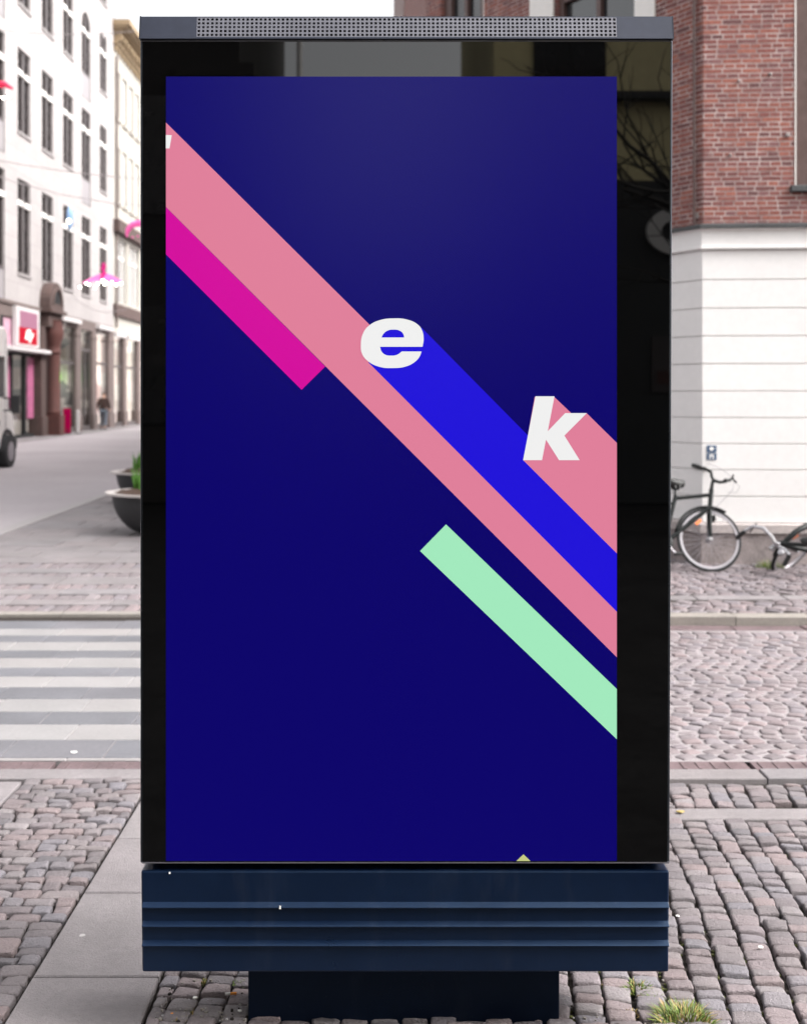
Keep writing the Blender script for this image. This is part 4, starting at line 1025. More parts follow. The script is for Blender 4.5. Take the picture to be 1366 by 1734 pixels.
tc_ = bpy.data.curves.new('script', 'FONT'); tc_.body = 'illy'; tc_.size = .62; tc_.shear = .35; tc_.extrude = .01; tc_.offset = .012; tc_.align_x = 'CENTER'
tmp = bpy.data.objects.new('tmp', tc_); COL.objects.link(tmp); dg = bpy.context.evaluated_depsgraph_get(); dg.update()
me = bpy.data.meshes.new_from_object(tmp.evaluated_get(dg)); bpy.data.objects.remove(tmp); me.materials.clear(); me.materials.append(M['e_script'])
for v in me.vertices: x, y_, z_ = v.co; v.co = (WX + .225 + z_, 43.9 + x*1.35, 3.70 + y_*.85)
o = bpy.data.objects.new('lettering', me); COL.objects.link(o); o.parent = cs_; o.matrix_parent_inverse = root_world(cs_).inverted()

# second building down the street
l2 = thing('cream_building', 'cream building with a sun-tinted bracketed cornice, farther down the street on the left', 'building', (WX, 62, 0))
b = MB(); b.xf = yz
cw = [58.9 + i*1.55 for i in range(12)]
ops2 = []
for s in cw:
    ops2 += [(s, s+.95, 15.5, 17.9), (s, s+.95, 11.3, 14.1)]
for i in range(0, 12, 2): ops2.append((cw[i], cw[i]+2.5, 6.3, 9.5))
wall_openings(b, B1_END, 77.5, 4.6, 19.9, ops2, .22)
b.xf = None; b.quad((WX, B1_END, 19.3), (WX-12, B1_END, 19.3), (WX-12, 77.5, 19.3), (WX, 77.5, 19.3)); b.quad((WX, 77.5, 0), (WX-12, 77.5, 0), (WX-12, 77.5, 19.3), (WX, 77.5, 19.3))
part(b, 'wall', M['wall_cream'], l2, fixn=False)
for k, (a, c, z0, z1) in enumerate(ops2):
    b = MB(); b.xf = yz; t = .07
    b.box(a, a+t, -.2, -.12, z0, z1); b.box(c-t, c, -.2, -.12, z0, z1); b.box(a+t, c-t, -.2, -.12, z1-t, z1); b.box(a+t, c-t, -.2, -.12, z0, z0+t)
    nm = 3 if c - a > 2 else 2
    for q in range(1, nm): x_ = a + (c-a)*q/nm; b.box(x_-.06, x_+.06, -.2, -.06, z0+t, z1-t)
    if c - a > 2: b.box(a+t, c-t, -.195, -.10, z1-.95, z1-.85)
    wn = part(b, 'window', M['white_paint'], l2)
    b = MB(); b.xf = yz; b.box(a+.02, c-.02, -.17, -.16, z0+.02, z1-.02); part(b, 'pane', M['pane'], wn)
    b = MB(); b.xf = yz; b.box(a-.08, c+.08, 0.001, .10, z0-.12, z0-.01); part(b, 'sill', M['wall_cream'], wn)
b = MB(); b.xf = yz
b.box(B1_END, 77.5, .002, .22, 19.05, 19.2); b.box(B1_END, 77.5, .002, .45, 19.62, 19.78); b.box(B1_END-.1, 77.6, .002, .70, 19.78, 19.92); b.box(B1_END-.15, 77.7, .002, .85, 19.92, 20.2)
for i in range(28):
    s = B1_END + .1 + i*.68; b.box(s, s+.30, .003, .38, 19.2, 19.62)
    b.lathe([(.0001, -.14), (.12, -.06), (.12, .06), (.0001, .14)], (s+.15, .36, 19.38), 8, 0)
    b.box(s+.02, s+.28, .003, .16, 18.75, 19.2)
for i in range(60): s = B1_END + .05 + i*.32; b.box(s, s+.16, .45, .56, 19.64, 19.77)
part(b, 'cornice', M['ochre'], l2, bevel=.01)
b = MB(); b.xf = yz; b.box(B1_END, 77.5, .003, .30, 9.75, 10.35); b.box(B1_END, 77.5, .003, .16, 5.6, 6.15); part(b, 'string_course', M['brown_stone'], l2)
for (a, c) in ((60.5, 61.2), (63.9, 64.7), (67.4, 68.2), (71, 71.8), (74.5, 75.3)):
    b = MB(); b.xf = yz; b.box(a, c, -.3, .06, 0, 4.6); b.box(a-.06, c+.06, -.3, .12, 0, .8); part(b, 'pillar', M['pillar'], l2, bevel=.02)
for (a, c) in ((B1_END, 60.5), (61.2, 63.9), (64.7, 67.4), (68.2, 71), (71.8, 74.5)):
    wn = bay(l2, a, c, 'shop_lit', 3.0)
    b = MB(); b.xf = yz; b.box(a+.1, c-.1, -.9, -.7, 2.4, 2.9); part(b, 'ceiling_lamp', M['e_white'], wn)
    b = MB(); b.xf = yz; b.box(a+.5, a+1.1, -.55, -.5, .6, 2.3); part(b, 'window_poster', M['red_print'], wn)
    b = MB(); b.xf = yz; b.box(a, c, .01, .2, 4.55, 4.75); part(b, 'awning_box', M['awning'], l2)
b = MB(); b.xf = yz; b.tube([(B1_END+.35, .1, 5), (B1_END+.35, .1, 18.5)], .06, 8); part(b, 'downpipe', M['pillar'], l2, smooth=True)
b = MB(); b.prism([(WX+.5, 20.0), (WX-4, 23), (WX-8, 23), (WX-12, 20.0)], lambda p, q, d: (p, d, q), B1_END+.1, 77.4); part(b, 'roof', M['roof'], l2)

# building closing the street
l3 = thing('distant_building', 'plain pale building closing the far end of the street, behind the kiosk', 'building', (-6, 130, 0))
b = MB(); b.xf = lambda q: Vector((q.x, 130 - q.y, q.z))
ops3 = [(-28 + i*3, -26.6 + i*3, z, z+2.2) for i in range(14) for z in (5, 9, 13)]
wall_openings(b, -30, 14, 0, 17, ops3, .3); b.box(-30, 14, -14, -.4, 17, 17.4); part(b, 'wall', M['wall_cream'], l3, fixn=False)
for (a, c, z0, z1) in ops3:
    b = MB(); b.xf = lambda q: Vector((q.x, 130 - q.y, q.z)); b.box(a, c, -.34, -.3, z0, z1); part(b, 'window', M['pane'], l3)

# ---- street things on the left
# van
M['van_white'] = mat('white van paint', (.80, .77, .76), .35, noise=(2, .03), coat=.3)
M['van_trim'] = mat('black plastic', (.02, .02, .022), .6, noise=(10, .15))
M['tail_red'] = mat('red lamp lens', (.45, .02, .03), .3, noise=(10, .1))
VX0, VX1 = -10.67, -8.54
vn = thing('delivery_van', 'white delivery van parked on the street at the left edge of the photo', 'van', ((VX0+VX1)/2, 24.5, 0))
b = MB()
prof = [(21.3, .42), (21.25, .75), (21.3, 3.0), (21.5, 3.17), (26.4, 3.17), (26.62, 3.05), (26.68, 1.42), (27.0, 1.22), (27.12, .80), (27.05, .45)]
b.prism(prof, lambda p, q, d: (d, p, q), VX0, VX1)
vb = part(b, 'body', M['van_white'], vn, bevel=.05)
for q in ((VX1-.02, VX1+.012, 25.2, 26.35, 1.6, 2.5), (VX0-.012, VX0+.02, 25.2, 26.35, 1.6, 2.5), (VX0+.15, VX1-.15, 26.55, 26.69, 1.55, 2.7), (VX0+.2, VX0+.95, 21.235, 21.28, 1.7, 2.6), (VX1-.95, VX1-.2, 21.235, 21.28, 1.7, 2.6)):
    b = MB(); b.box(*q); part(b, 'window', M['pane'], vn)
b = MB(); b.box(VX1-.01, VX1+.02, 22.2, 26.0, .95, 1.08); b.box(VX0-.05, VX1+.05, 21.1, 21.32, .42, .66); b.box(VX0-.03, VX1+.03, 26.98, 27.18, .42, .66)
for yy_ in (25.05, 26.45, 23.6): b.box(VX1-.01, VX1+.006, yy_, yy_+.018, .7, 2.9)
part(b, 'trim', M['van_trim'], vn, bevel=.01)
b = MB(); b.box(VX0+.02, VX0+.2, 21.22, 21.27, .9, 1.5); b.box(VX1-.2, VX1-.02, 21.22, 21.27, .9, 1.5); part(b, 'tail_light', M['tail_red'], vn, bevel=.01)
for sx_ in (VX0+.12, VX1-.02):
    for yy_ in (22.3, 26.55):
        b = MB(); b.lathe([(.0001,-.11), (.27,-.12), (.36,-.11), (.375,-.06), (.375,.06), (.36,.11), (.27,.12), (.0001,.11)], (sx_, yy_, .375), 28, 0, 'x'); wh = part(b, 'wheel', M['rubber'], vn, smooth=True)
        b = MB(); b.lathe([(.0001,-.13), (.10,-.135), (.24,-.115), (.24,.115), (.10,.135), (.0001,.13)], (sx_, yy_, .375), 20, 0, 'x'); part(b, 'rim', M['alloy'], wh, smooth=True)
        b = MB(); b.tube([(VX1+.004 if sx_ > -9.5 else VX0-.004, yy_ + .44*math.cos(math.pi*k/12), .40 + .44*math.sin(math.pi*k/12)) for k in range(13)], .045, 6); part(b, 'wheel_arch', M['van_trim'], vn, smooth=True)
mz = EYE - (685-CV)/F*26.6
b = MB(); b.box(VX1, VX1+.20, 26.30, 26.34, mz+.13, mz+.17); b.box(VX1, VX1+.20, 26.30, 26.34, mz-.15, mz-.11); b.box(VX1+.2, VX1+.36, 26.22, 26.36, mz-.19, mz+.21); b.box(VX1+.10, VX1+.13, 26.30, 26.34, mz-.11, mz+.13)
part(b, 'mirror', M['van_trim'], vn, bevel=.03)

# bowl planters
M['bowl'] = mat('black steel bowl', (.02, .02, .022), .6, noise=(3, .2, 6), bump=(30, .15)); M['bowl_rim'] = mat('pale bowl rim', (.55, .50, .48), .6, noise=(6, .1))
M['bowl_soil'] = mat('planter soil', (.07, .04, .028), .95, noise=(14, .4, 8), bump=(30, 1))
M['leaf'] = mat('spring shoots', (.10, .26, .035), .55, noise=(12, .2), var=.45)
for (cx, cyy, lab) in ((-2.66, 13.9, 'wide dark bowl planter with green shoots standing nearest the kiosk'), (-3.46, 17.6, 'wide dark bowl planter standing farther up the street, second behind the kiosk')):
    pb = thing('bowl_planter', lab, 'planter', (cx, cyy, KL), 'bowl planters along the street')
    b = MB(); pr = [(.16, 0), (.2, .01)] + [(.2 + .36*math.sin(t_*math.pi/2)**.9, .01 + .45*(1-math.cos(t_*math.pi/2))**.85) for t_ in (.15,.3,.45,.6,.75,.9,1)]
    b.lathe([(r_, z_+KL) for r_, z_ in pr] + [(.52, .455+KL)], (cx, cyy, 0), 48); part(b, 'bowl', M['bowl'], pb, smooth=True)
    b = MB(); b.lathe([(.545, .462+KL), (.635, .468+KL), (.64, .492+KL), (.545, .488+KL), (.50, .44+KL)], (cx, cyy, 0), 48); part(b, 'rim', M['bowl_rim'], pb, smooth=True)
    b = MB(); n = 24; rg = []
    for i in range(9):
        rr = .535*i/8; rg.append([b.pt((cx + rr*math.cos(2*math.pi*j/n), cyy + rr*math.sin(2*math.pi*j/n), KL + .47 + .09*(1-(i/8)**2) + random.uniform(-.02, .025)*(i < 8))) for j in range(n)])
    for a, c in zip(rg, rg[1:]):
        for j in range(n): b.face([a[j], a[(j+1)%n], c[(j+1)%n], c[j]])
    part(b, 'soil', M['bowl_soil'], pb, smooth=True)
    b = MB()
    for k in range(420):
        a = random.uniform(0, 2*math.pi); rr = .36*math.sqrt(random.random()); x_, y_ = cx + .04 + rr*math.cos(a), cyy + rr*math.sin(a)
        hgt = random.uniform(.12, .34)*(1.15 - rr); tl = Vector((random.gauss(0,.12), random.gauss(0,.12), 1))*hgt; wv = Vector((math.cos(a*7), math.sin(a*7), 0))*random.uniform(.006, .013)
        z_ = KL + .52; p0 = Vector((x_, y_, z_)); i_ = [b.pt(p0 - wv), b.pt(p0 + wv), b.pt(p0 + tl*.6 + wv*.9), b.pt(p0 + tl + Vector((tl.x*.5, tl.y*.5, 0))), b.pt(p0 + tl*.6 - wv*.9)]
        b.face(i_)
    part(b, 'shoots', M['leaf'], pb, fixn=False)

# pink board and white stand in front of the shops
t_ = thing('pink_board', 'hot pink upright advertising board beside the red stone column', 'board', (-13.2, 48.5, 0))
b = MB(); b.box(-13.28, -12.98, 48.45, 48.5, .08, 1.08); part(b, 'panel', M['hot_pink'], t_, bevel=.01)
b = MB(); b.box(-13.29, -12.97, 48.5, 48.53, .05, 1.09); b.box(-13.25, -13.0, 48.35, 48.62, .0, .05); part(b, 'stand', M['van_trim'], t_)
b = MB(); b.box(-13.16, -13.08, 48.447, 48.45, .14, .24); part(b, 'print', M['red_stone'], t_)
t_ = thing('white_stand', 'narrow white display stand just right of the pink board', 'stand', (-12.85, 49.2, 0))
b = MB(); b.box(-12.93, -12.80, 49.1, 49.2, .05, 1.0); part(b, 'post_panel', M['awning'], t_, bevel=.02)
b = MB(); b.box(-13.0, -12.72, 49.0, 49.3, .02, .06); part(b, 'foot', M['van_trim'], t_)

# pedestrian outside the lit shop
M['coat'] = mat('dark brown coat', (.045, .022, .018), .85, noise=(12, .2)); M['jeans'] = mat('blue grey jeans', (.11, .13, .16), .85, noise=(12, .2)); M['skin'] = mat('skin', (.55, .34, .26), .6, noise=(9, .05)); M['hair'] = mat('dark hair', (.03, .022, .018), .6, noise=(30, .2))
M['shoe'] = mat('dark shoes', (.02, .02, .022), .5, noise=(9, .2))
def skin_mesh(name, verts, edges, radii, m, root):
    me = bpy.data.meshes.new(name); me.from_pydata([tuple(v) for v in verts], edges, []); me.materials.append(m)
    o = bpy.data.objects.new(name, me); COL.objects.link(o)
    o.modifiers.new('skin', 'SKIN'); o.modifiers['skin'].use_smooth_shade = True
    for i, r_ in enumerate(radii):
        r_ = r_ if isinstance(r_, tuple) else (r_, r_); me.skin_vertices[0].data[i].radius = r_
    me.skin_vertices[0].data[0].use_root = True
    sb = o.modifiers.new('sub', 'SUBSURF'); sb.levels = 1; sb.render_levels = 2
    o.parent = root; return o
pr_ = thing('person', 'person in a dark brown coat and blue grey trousers standing by the shop windows', 'person', (-12.95, 54.0, KL + .02))
# body faces +Y (walking away), one continuous surface
vb_ = [(0,0,.95),(0,0,1.15),(0,.01,1.38),(0,.01,1.47),(0,.02,1.58),(0,.03,1.70),
       (-.10,0,.90),(-.11,.08,.50),(-.11,.02,.10),(-.12,.14,.04),
       (.10,0,.90),(.11,-.06,.50),(.11,-.20,.12),(.12,-.10,.05),
       (-.19,.01,1.40),(-.25,-.02,1.13),(-.24,.10,.90),(-.235,.13,.82),
       (.19,.01,1.40),(.25,.02,1.13),(.24,.14,.92),(.235,.17,.84)]
eb = [(0,1),(1,2),(2,3),(3,4),(4,5),(0,6),(6,7),(7,8),(8,9),(0,10),(10,11),(11,12),(12,13),(2,14),(14,15),(15,16),(16,17),(2,18),(18,19),(19,20),(20,21)]
rb_ = [(.15,.11),(.15,.105),(.17,.11),.06,.075,.085,.085,.06,.042,.035,.085,.06,.042,.035,.06,.048,.038,.035,.06,.048,.038,.035]
skin_mesh('body', vb_, eb, rb_, M['skin'], pr_)
skin_mesh('coat', [(0,0,.86),(0,0,1.12),(0,.01,1.36),(0,.01,1.45),(-.19,.01,1.40),(-.25,-.02,1.13),(-.24,.08,.93),(.19,.01,1.40),(.25,.02,1.13),(.24,.12,.95)],
          [(0,1),(1,2),(2,3),(2,4),(4,5),(5,6),(2,7),(7,8),(8,9)], [(.20,.15),(.175,.13),(.195,.135),(.085,.085),.075,.065,.055,.075,.065,.055], M['coat'], pr_)
skin_mesh('trousers', [(0,0,.92),(-.10,0,.86),(-.11,.08,.50),(-.11,.03,.12),(.10,0,.86),(.11,-.06,.50),(.11,-.19,.14)], [(0,1),(1,2),(2,3),(0,4),(4,5),(5,6)], [(.16,.12),.10,.075,.06,.10,.075,.06], M['jeans'], pr_)
skin_mesh('shoe', [(-.11,-.01,.06),(-.12,.16,.04)], [(0,1)], [.055,.045], M['shoe'], pr_); skin_mesh('shoe', [(.11,-.23,.07),(.12,-.07,.045)], [(0,1)], [.055,.045], M['shoe'], pr_)
skin_mesh('hair', [(0,-.005,1.72),(0,-.03,1.62)], [(0,1)], [.098,.075], M['hair'], pr_)

# hanging street lights
M['om_pink'] = mat('pink ornament', (.75, .13, .38), .4, noise=(6, .15), emit=(.8, .1, .35), estr=.15); M['om_red'] = mat('red ornament', (.70, .02, .08), .4, noise=(6, .1)); M['om_blue'] = mat('blue ornament', (.28, .45, .72), .3, noise=(5, .2)); M['om_hot'] = mat('hot pink ornament', (.80, .02, .28), .4, noise=(6, .1))
M['wire'] = mat('wire', (.33, .30, .30), .5, noise=(9, .1))
def ornament(lab, u, v, Y, kind):
    c = P(u, v, Y); s = Y/F
    t_ = thing('street_ornament', lab, 'light ornament', tuple(c), 'ornaments hung over the street')
    b = MB()
    if kind == 'bird':
        L_ = lambda a, z_, d=0: c + Vector((a*s, d, -z_*s))
        b.tube([L_(0, -23), L_(1, -17), L_(0, -10), L_(2, 2)], [3.0*s, 4*s, 2.6*s, 5*s], 10); b.tube([L_(-1,-17), L_(-5,-12)], [3*s, 1.4*s], 8)
        part(b, 'body', M['om_hot'], t_, smooth=True)
        for sg in (-1, 1):
            b = MB(); n = 8; top = [L_(sg*(3 + 27*k/n), -6 + 12*(k/n)**1.4, .05) for k in range(n+1)]; bot = [L_(sg*(3 + 29*k/n), 7 + 5*(k/n) + (1.5 if k % 2 else 0), -.25) for k in range(n+1)]
            bk = [p + Vector((0, .22, .02)) for p in bot]
            for k in range(n): b.quad(top[k], top[k+1], bot[k+1], bot[k]); b.quad(top[k], top[k+1], bk[k+1], bk[k]); b.quad(bot[k], bot[k+1], bk[k+1], bk[k])
            part(b, 'wing', M['om_pink'], t_)
        for (a, z_) in ((-28,12),(-23,14),(-12,11),(-12,20),(2,13),(6,11),(17,10),(19,13),(28,11),(31,12),(-37,19)):
            b = MB(); b.ball(L_(a, z_, random.uniform(-.2,.2)), 1.3*s); part(b, 'bulb', M['e_white2'], t_, smooth=True)
        b = MB(); b.ball(L_(1.5, 8, -.1), 3*s); part(b, 'yellow_lamp', M['e_warm'], t_, smooth=True)
    elif kind == 'drop':
        b.lathe([(.0001, 22*s), (3*s, 18*s), (5.5*s, 8*s), (6*s, 0), (5*s, -10*s), (2.5*s, -18*s), (.0001, -22*s)], c, 20); part(b, 'shade', M['om_blue'], t_, smooth=True)
        b = MB(); b.ball(c + Vector((0, -5.6*s, -6*s)), 4.2*s); part(b, 'bulb', M['e_white'], t_, smooth=True)
    else:
        pts = [c + Vector((a*s, 0, -z_*s)) for a, z_ in ((-14, 12),(-11,2),(-4,-6),(6,-9),(16,-8),(30,0))]
        b.tube(pts, [2*s, 4.5*s, 5*s, 5*s, 5*s, 2*s], 10); b.tube([p + Vector((-.02, -.03, -5*s)) for p in pts[1:5]], 2*s, 8); part(b, 'arm', M['om_pink'] if kind == 'arc' else M['om_red'], t_, smooth=True)
        for k in range(5):
            b = MB(); b.ball(c + Vector(((-12 + k*9)*s, -.05, (-14 - 2*(k % 2))*s)), 1.8*s); part(b, 'bulb', M['e_white2'] if kind == 'arc2' else M['om_pink'], t_, smooth=True)
    return t_
ornament('pink winged ornament with white bulbs along its fringe hanging before the shops', 175, 468, 30, 'bird')
ornament('blue drop-shaped ornament hanging before the pale facade', 118, 369, 34, 'drop')
ornament('curved pink ornament hanging just left of the kiosk edge', 228, 386, 32, 'arc')
ornament('red and pink ornament with white bulbs cut by the left edge of the photo', -8, 150, 26, 'arc2')
def wire(label, pts):
    b = MB(); b.tube(pts, .012, 5); tag(b.build('suspension_wire', M['wire'], smooth=True), label, 'wire', 'wires over the street')
    return
def sagline(p, q, sag, n=10): return [p.lerp(q, k/n) - Vector((0,0,sag*4*(k/n)*(1-k/n))) for k in range(n+1)]
wire('thin wire from which the pink winged ornament hangs', sagline(Vector((WX, 30.2, 8.6)), Vector((C_.x, 29.8, 7.5)), .9) )
wire('thin wire crossing high over the upper windows', sagline(P(-10, 49, 41.5), P(300, 42, 41.5), .25))
wire('thin wire holding the blue drop-shaped ornament', sagline(Vector((WX, 34, 8.9)), Vector((C_.x, 34, 8.4)), 1.6))
wire('thin looping wire across the wall above the shop awnings', [P(122, 500, 46), P(140, 515, 46), P(160, 525, 46), P(180, 529, 46), P(215, 524, 46)])

# ================================================================== WEEDS AND LITTER
def tuft(label, x, y, n, h, rad, mix=.2, group='grass tufts between the paving stones', base=0.0):
    b = MB()
    for k in range(n):
        a = random.uniform(0, 2*math.pi); rr = rad*math.sqrt(random.random()); p0 = Vector((x + rr*math.cos(a), y + rr*math.sin(a), base - .012))
        hg = h*random.uniform(.45, 1.1)*(1.1 - .5*rr/rad); out = Vector((math.cos(a)*rr/rad*.7 + random.gauss(0, .25), math.sin(a)*rr/rad*.7 + random.gauss(0, .25), 1)).normalized()*hg
        wv = Vector((random.gauss(0,1), random.gauss(0,1), 0)).normalized()*random.uniform(.0012, .0024)
        bend = Vector((out.x, out.y, -.25*hg))*.5; m = 1 if random.random() < mix else 0
        i_ = [b.pt(p0 - wv), b.pt(p0 + wv), b.pt(p0 + out*.55 + wv*.8), b.pt(p0 + out*.55 - wv*.8), b.pt(p0 + out + bend)]
        b.face([i_[0], i_[1], i_[2], i_[3]], m); b.face([i_[3], i_[2], i_[4]], m)
    return tag(b.build('grass_tuft', [M['grass'], M['dry']], fixn=False), label, 'grass tuft', group)
def G(u, v): Y = GY(v); return (u - CU)/F*Y, Y
x, y = G(1158, 1728); tuft('large yellow green grass tuft at the bottom edge right of the kiosk', x, y, 620, .06, .075, .3)
x, y = G(1078, 1672); tuft('medium green grass tuft right of the kiosk stem below the plinth corner', x, y, 200, .036, .035, .15)
x, y = G(1105, 1690); tuft('low green grass tuft just right of the medium tuft', x, y, 120, .026, .03, .15)
x, y = G(1035, 1660); tuft('thin line of short grass under the plinth, left of the medium tuft', x, y, 90, .018, .035, .2)
x, y = G(343, 1660); tuft('small yellow grass tuft left of the kiosk stem', x, y, 70, .018, .014, .35)
x, y = G(405, 1664); tuft('small green grass tuft touching the left side of the kiosk stem', x, y, 70, .024, .012, .1)
x, y = G(300, 1725); tuft('dry brown grass tuft beside the slab at the bottom left', x, y, 150, .022, .06, .95)
x, y = G(1060, 1712); tuft('dry brown grass tuft right of the kiosk stem', x, y, 120, .018, .035, .95)
x, y = (P(1304, 955, 10.9).x, 10.9); tuft('dark green weed at the foot of the stone plinth between the bicycles', x, y, 300, .11, .12, .05, base=KH)
b = MB()                                            # moss lines in the open joints
for k in range(420):
    x = random.uniform(.35, 2.3); y = random.uniform(2.9, 4.4)
    if random.random() < .55: x = random.uniform(.45, 1.4); y = random.uniform(3.0, 3.7)
    # only on the long joints: follow the turned columns
    for j in range(3):
        b.ball((x + random.gauss(0, .006), y + random.gauss(0, .02), -.018), random.uniform(.004, .008), 0, 6, .6)
struct(b.build('moss', M['moss'], smooth=True, fixn=False), 'stuff')
b = MB()                                            # grit swept against the foot of the kiosk
for k in range(420):
    if k % 3: x, y = random.uniform(-.62, -.365), 2.98 + abs(random.gauss(0, .14))
    else: x, y = random.uniform(.455, .80), 3.0 + abs(random.gauss(0, .12))
    sz = random.choice((.0018, .0025, .0035, .005)); zz_ = random.uniform(-.012, .002)
    pts = [(x + sz*math.cos(a)*random.uniform(.6, 1.2), y + sz*math.sin(a)*random.uniform(.6, 1.2)) for a in (0, 1.2, 2.5, 3.7, 5)]
    b.prism(pts, lambda p, q, d: (p, q, d), zz_, zz_ + sz*1.1, random.choice((0, 0, 0, 1, 2)))
struct(b.build('grit', [M['kerb'], M['soil'], M['gum']]), 'stuff')
x, y = G(388, 1687)
t_ = thing('cigarette_butt', 'cigarette butt with an orange filter lying left of the kiosk stem', 'cigarette butt', (x, y, .01))
b = MB(); b.tube([(x-.011, y-.002, .006), (x+.003, y, .006)], .0036, 8); part(b, 'paper', M['litter'], t_, smooth=True)
b = MB(); b.tube([(x+.0032, y, .006), (x+.02, y+.002, .006)], .0037, 8); part(b, 'filter', M['orange'], t_, smooth=True)
def scrap(label, u, v, sz, m='litter'):
    x, y = G(u, v); b = MB(); n = 9
    rr = [sz*random.uniform(.6, 1.1) for _ in range(n)]
    top = [(x + rr[k]*math.cos(2*math.pi*k/n)*1.3, y + rr[k]*math.sin(2*math.pi*k/n)) for k in range(n)]
    b.prism(top, lambda p, q, d: (p, q, d), .001, .0042 + sz*.06)
    tag(b.build('litter_scrap', M[m], bevel=.001), label, 'litter', 'small white scraps on the paving')
scrap('pale gum spot on the middle pavement slab', 139, 1587, .011, 'gum')
scrap('pale gum spot on the front pavement slab', 130, 1704, .011, 'gum')
scrap('white scrap on the setts right of the plinth', 1287, 1606, .007)
scrap('white scrap beside the upper right corner of the plinth', 1147, 1553, .006)
scrap('white chip in the joint left of the stem', 330, 1692, .006)
scrap('white chip beside the bottom of the stem', 406, 1714, .006)
scrap('dry leaf on the setts at the right of the kiosk edge', 1151, 1376, .014, 'dry')
scrap('pale gum spot on the dark crossing row', 126, 1275, .015)
scrap('yellow scrap at the bottom left of the stem', 291, 1719, .004, 'orange')

# ================================================================== BEHIND THE CAMERA (seen in the kiosk glass)
M['yellow_wall'] = mat('yellow plaster', (.92, .80, .44), .8, noise=(.8, .08)); M['dark_wall'] = mat('dark shopfront', (.03, .032, .032), .6, noise=(2, .2)); M['grey_wall'] = mat('dark brown wall', (.04, .035, .033), .9, noise=(1, .2))  # grey_wall is a plain dark colour so the glass margins mirror black
DB = 12.0
def RP(u, v, d=DB): k = 2*KY + d; return Vector(((u - CU)/F*k, -d, EYE - (v - CV)/F*k))
ys_ = thing('yellow_building', 'yellow building with a dark shopfront behind the camera, reflected in the kiosk glass', 'building', (6, -DB - 3, 0))
xl = RP(836, 0).x; zs = RP(0, 307).z
b = MB(); b.box(xl, 17, -DB - 8, -DB, zs, 15)
b.box(xl, 17, -DB, -DB + .25, RP(0, 172).z, RP(0, 160).z, 1); part(b, 'wall', [M['yellow_wall'], M['dark_wall']], ys_)
b = MB(); b.box(xl, 17, -DB - 8, -DB + .1, 0, zs - .003); part(b, 'shopfront', M['dark_wall'], ys_)
b = MB()
for i in range(6):
    x_ = xl + .6 + i*2.4; b.box(x_, x_ + 1.1, -DB, -DB + .04, RP(0, 150).z, RP(0, 80).z + .5)
part(b, 'window_glazing', M['pane'], ys_)
b = MB(); c = RP(1142, 394); n = 24; ro, ri = (.47, .36), (.25, .17)
for k in range(n):
    a0, a1 = 2*math.pi*k/n, 2*math.pi*(k+1)/n
    f_ = lambda a, r_, y_: (c.x + r_[0]*math.cos(a), y_, c.z + r_[1]*math.sin(a))
    b.quad(f_(a0, ro, -DB+.2), f_(a1, ro, -DB+.2), f_(a1, ri, -DB+.2), f_(a0, ri, -DB+.2)); b.quad(f_(a0, ro, -DB+.1), f_(a1, ro, -DB+.1), f_(a1, ro, -DB+.2), f_(a0, ro, -DB+.2))
part(b, 'sign_letter', M['white_paint'], ys_)
b = MB(); p = RP(1120, 617); b.box(p.x - .18, p.x + .25, -DB + .1, -DB + .13, p.z - .42, p.z + .42, 0); b.box(p.x-.1, p.x+.2, -DB+.13, -DB+.134, p.z-.3, p.z-.1, 1); part(b, 'window_poster', [M['frame_grey'], M['red_stone']], ys_)
gs_ = thing('dark_building', 'dark-walled building behind the camera, reflected as black in the left of the kiosk glass', 'building', (-8, -DB - 3, 0))
xr = RP(405, 0).x
b = MB(); b.box(-18, xr, -DB - 8, -DB, 0, 12); b.box(RP(300, 0).x, xr + .25, -DB, -DB + .2, RP(0, 112).z - .2, RP(0, 112).z); part(b, 'wall', M['grey_wall'], gs_)
b = MB()
for i in range(6):
    for z_ in (1.2, 4.4, 7.6): b.box(-17 + i*2.5, -15.7 + i*2.5, -DB - .01, -DB + .03, z_, z_ + 1.8)
part(b, 'window_glazing', M['pane'], gs_)
hd = thing('low_dark_hall', 'low dark hall closing the lane behind the camera', 'building', (0, -40, 0))
b = MB(); b.box(-12, 12, -44, -38, 0, 5.5); part(b, 'wall', M['grey_wall'], hd)
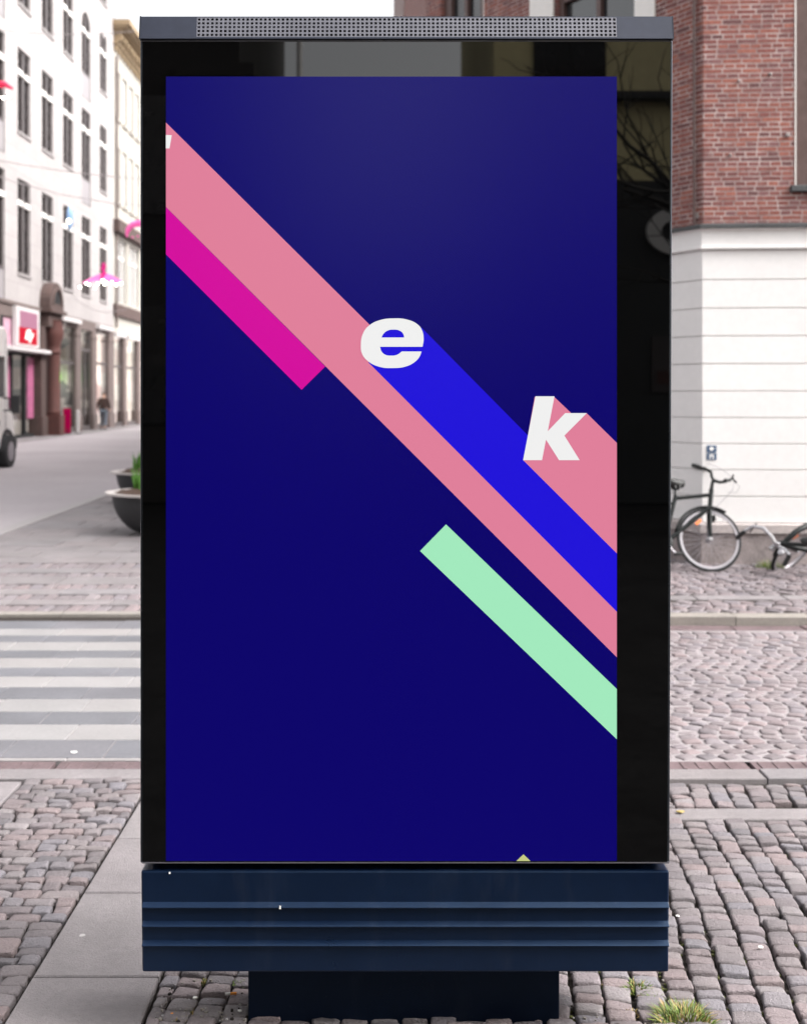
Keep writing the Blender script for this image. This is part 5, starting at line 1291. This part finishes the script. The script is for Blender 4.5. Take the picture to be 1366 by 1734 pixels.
b = MB(); b.prism([(-44.3, 5.5), (-41, 7.2), (-37.7, 5.5)], lambda p, q, d: (d, p, q), -12, 12); part(b, 'roof', M['roof'], hd)
lp = thing('lamp_post', 'slim pale lamp post behind the camera, reflected near the top of the kiosk glass', 'lamp post', (RP(507, 0, 8).x, -8, 0))
px_ = RP(507, 0, 8).x
b = MB(); b.tube([(px_, -8, 0), (px_, -8, 7.4)], [.05, .03], 10); part(b, 'post', M['white_paint'], lp, smooth=True)
b = MB(); b.lathe([(.05, 7.4), (.18, 7.45), (.2, 7.7), (.04, 7.85)], (px_, -8, 0), 16); part(b, 'lantern', M['dark_wall'], lp, smooth=True)
# bare tree
M['bark'] = mat('dark bark', (.03, .026, .022), .9, noise=(6, .25), bump=(20, .6))
tr = thing('bare_tree', 'bare dark tree behind the camera, its branches reflected against the yellow wall', 'tree', (RP(1290, 0, 8.5).x, -8.5, 0))
tx = RP(1290, 0, 8.5).x
b = MB(); b.tube([(tx, -8.5, -.1), (tx + .05, -8.5, 1.4), (tx - .05, -8.45, 2.8), (tx - .1, -8.5, 3.6)], [.19, .15, .12, .10], 10); part(b, 'trunk', M['bark'], tr, smooth=True)
b = MB()
def branch(p, d, l, r_, depth):
    n = 4; pts = [p]; q = p; dd = d
    for k in range(n):
        dd = (dd + Vector((random.gauss(0,.16), random.gauss(0,.16), random.gauss(.04,.12)))).normalized(); q = q + dd*l/n; pts.append(q)
    b.tube(pts, [r_*(1 - .55*k/n) for k in range(n+1)], 5, caps=False)
    if depth == 0: return
    for k in range(3):
        i_ = random.randint(1, n); nd = (dd + Vector((random.gauss(0,.6), random.gauss(0,.6), random.gauss(.1,.4)))).normalized(); branch(pts[i_], nd, l*.66, r_*.5, depth-1)
for k in range(7):
    a = 2*math.pi*k/7; branch(Vector((tx - .08, -8.48, 2.7 + .13*k)), Vector((math.cos(a), math.sin(a)*.7, .55)).normalized(), 2.0, .055, 3)
part(b, 'crown', M['bark'], tr, smooth=True, fixn=False)
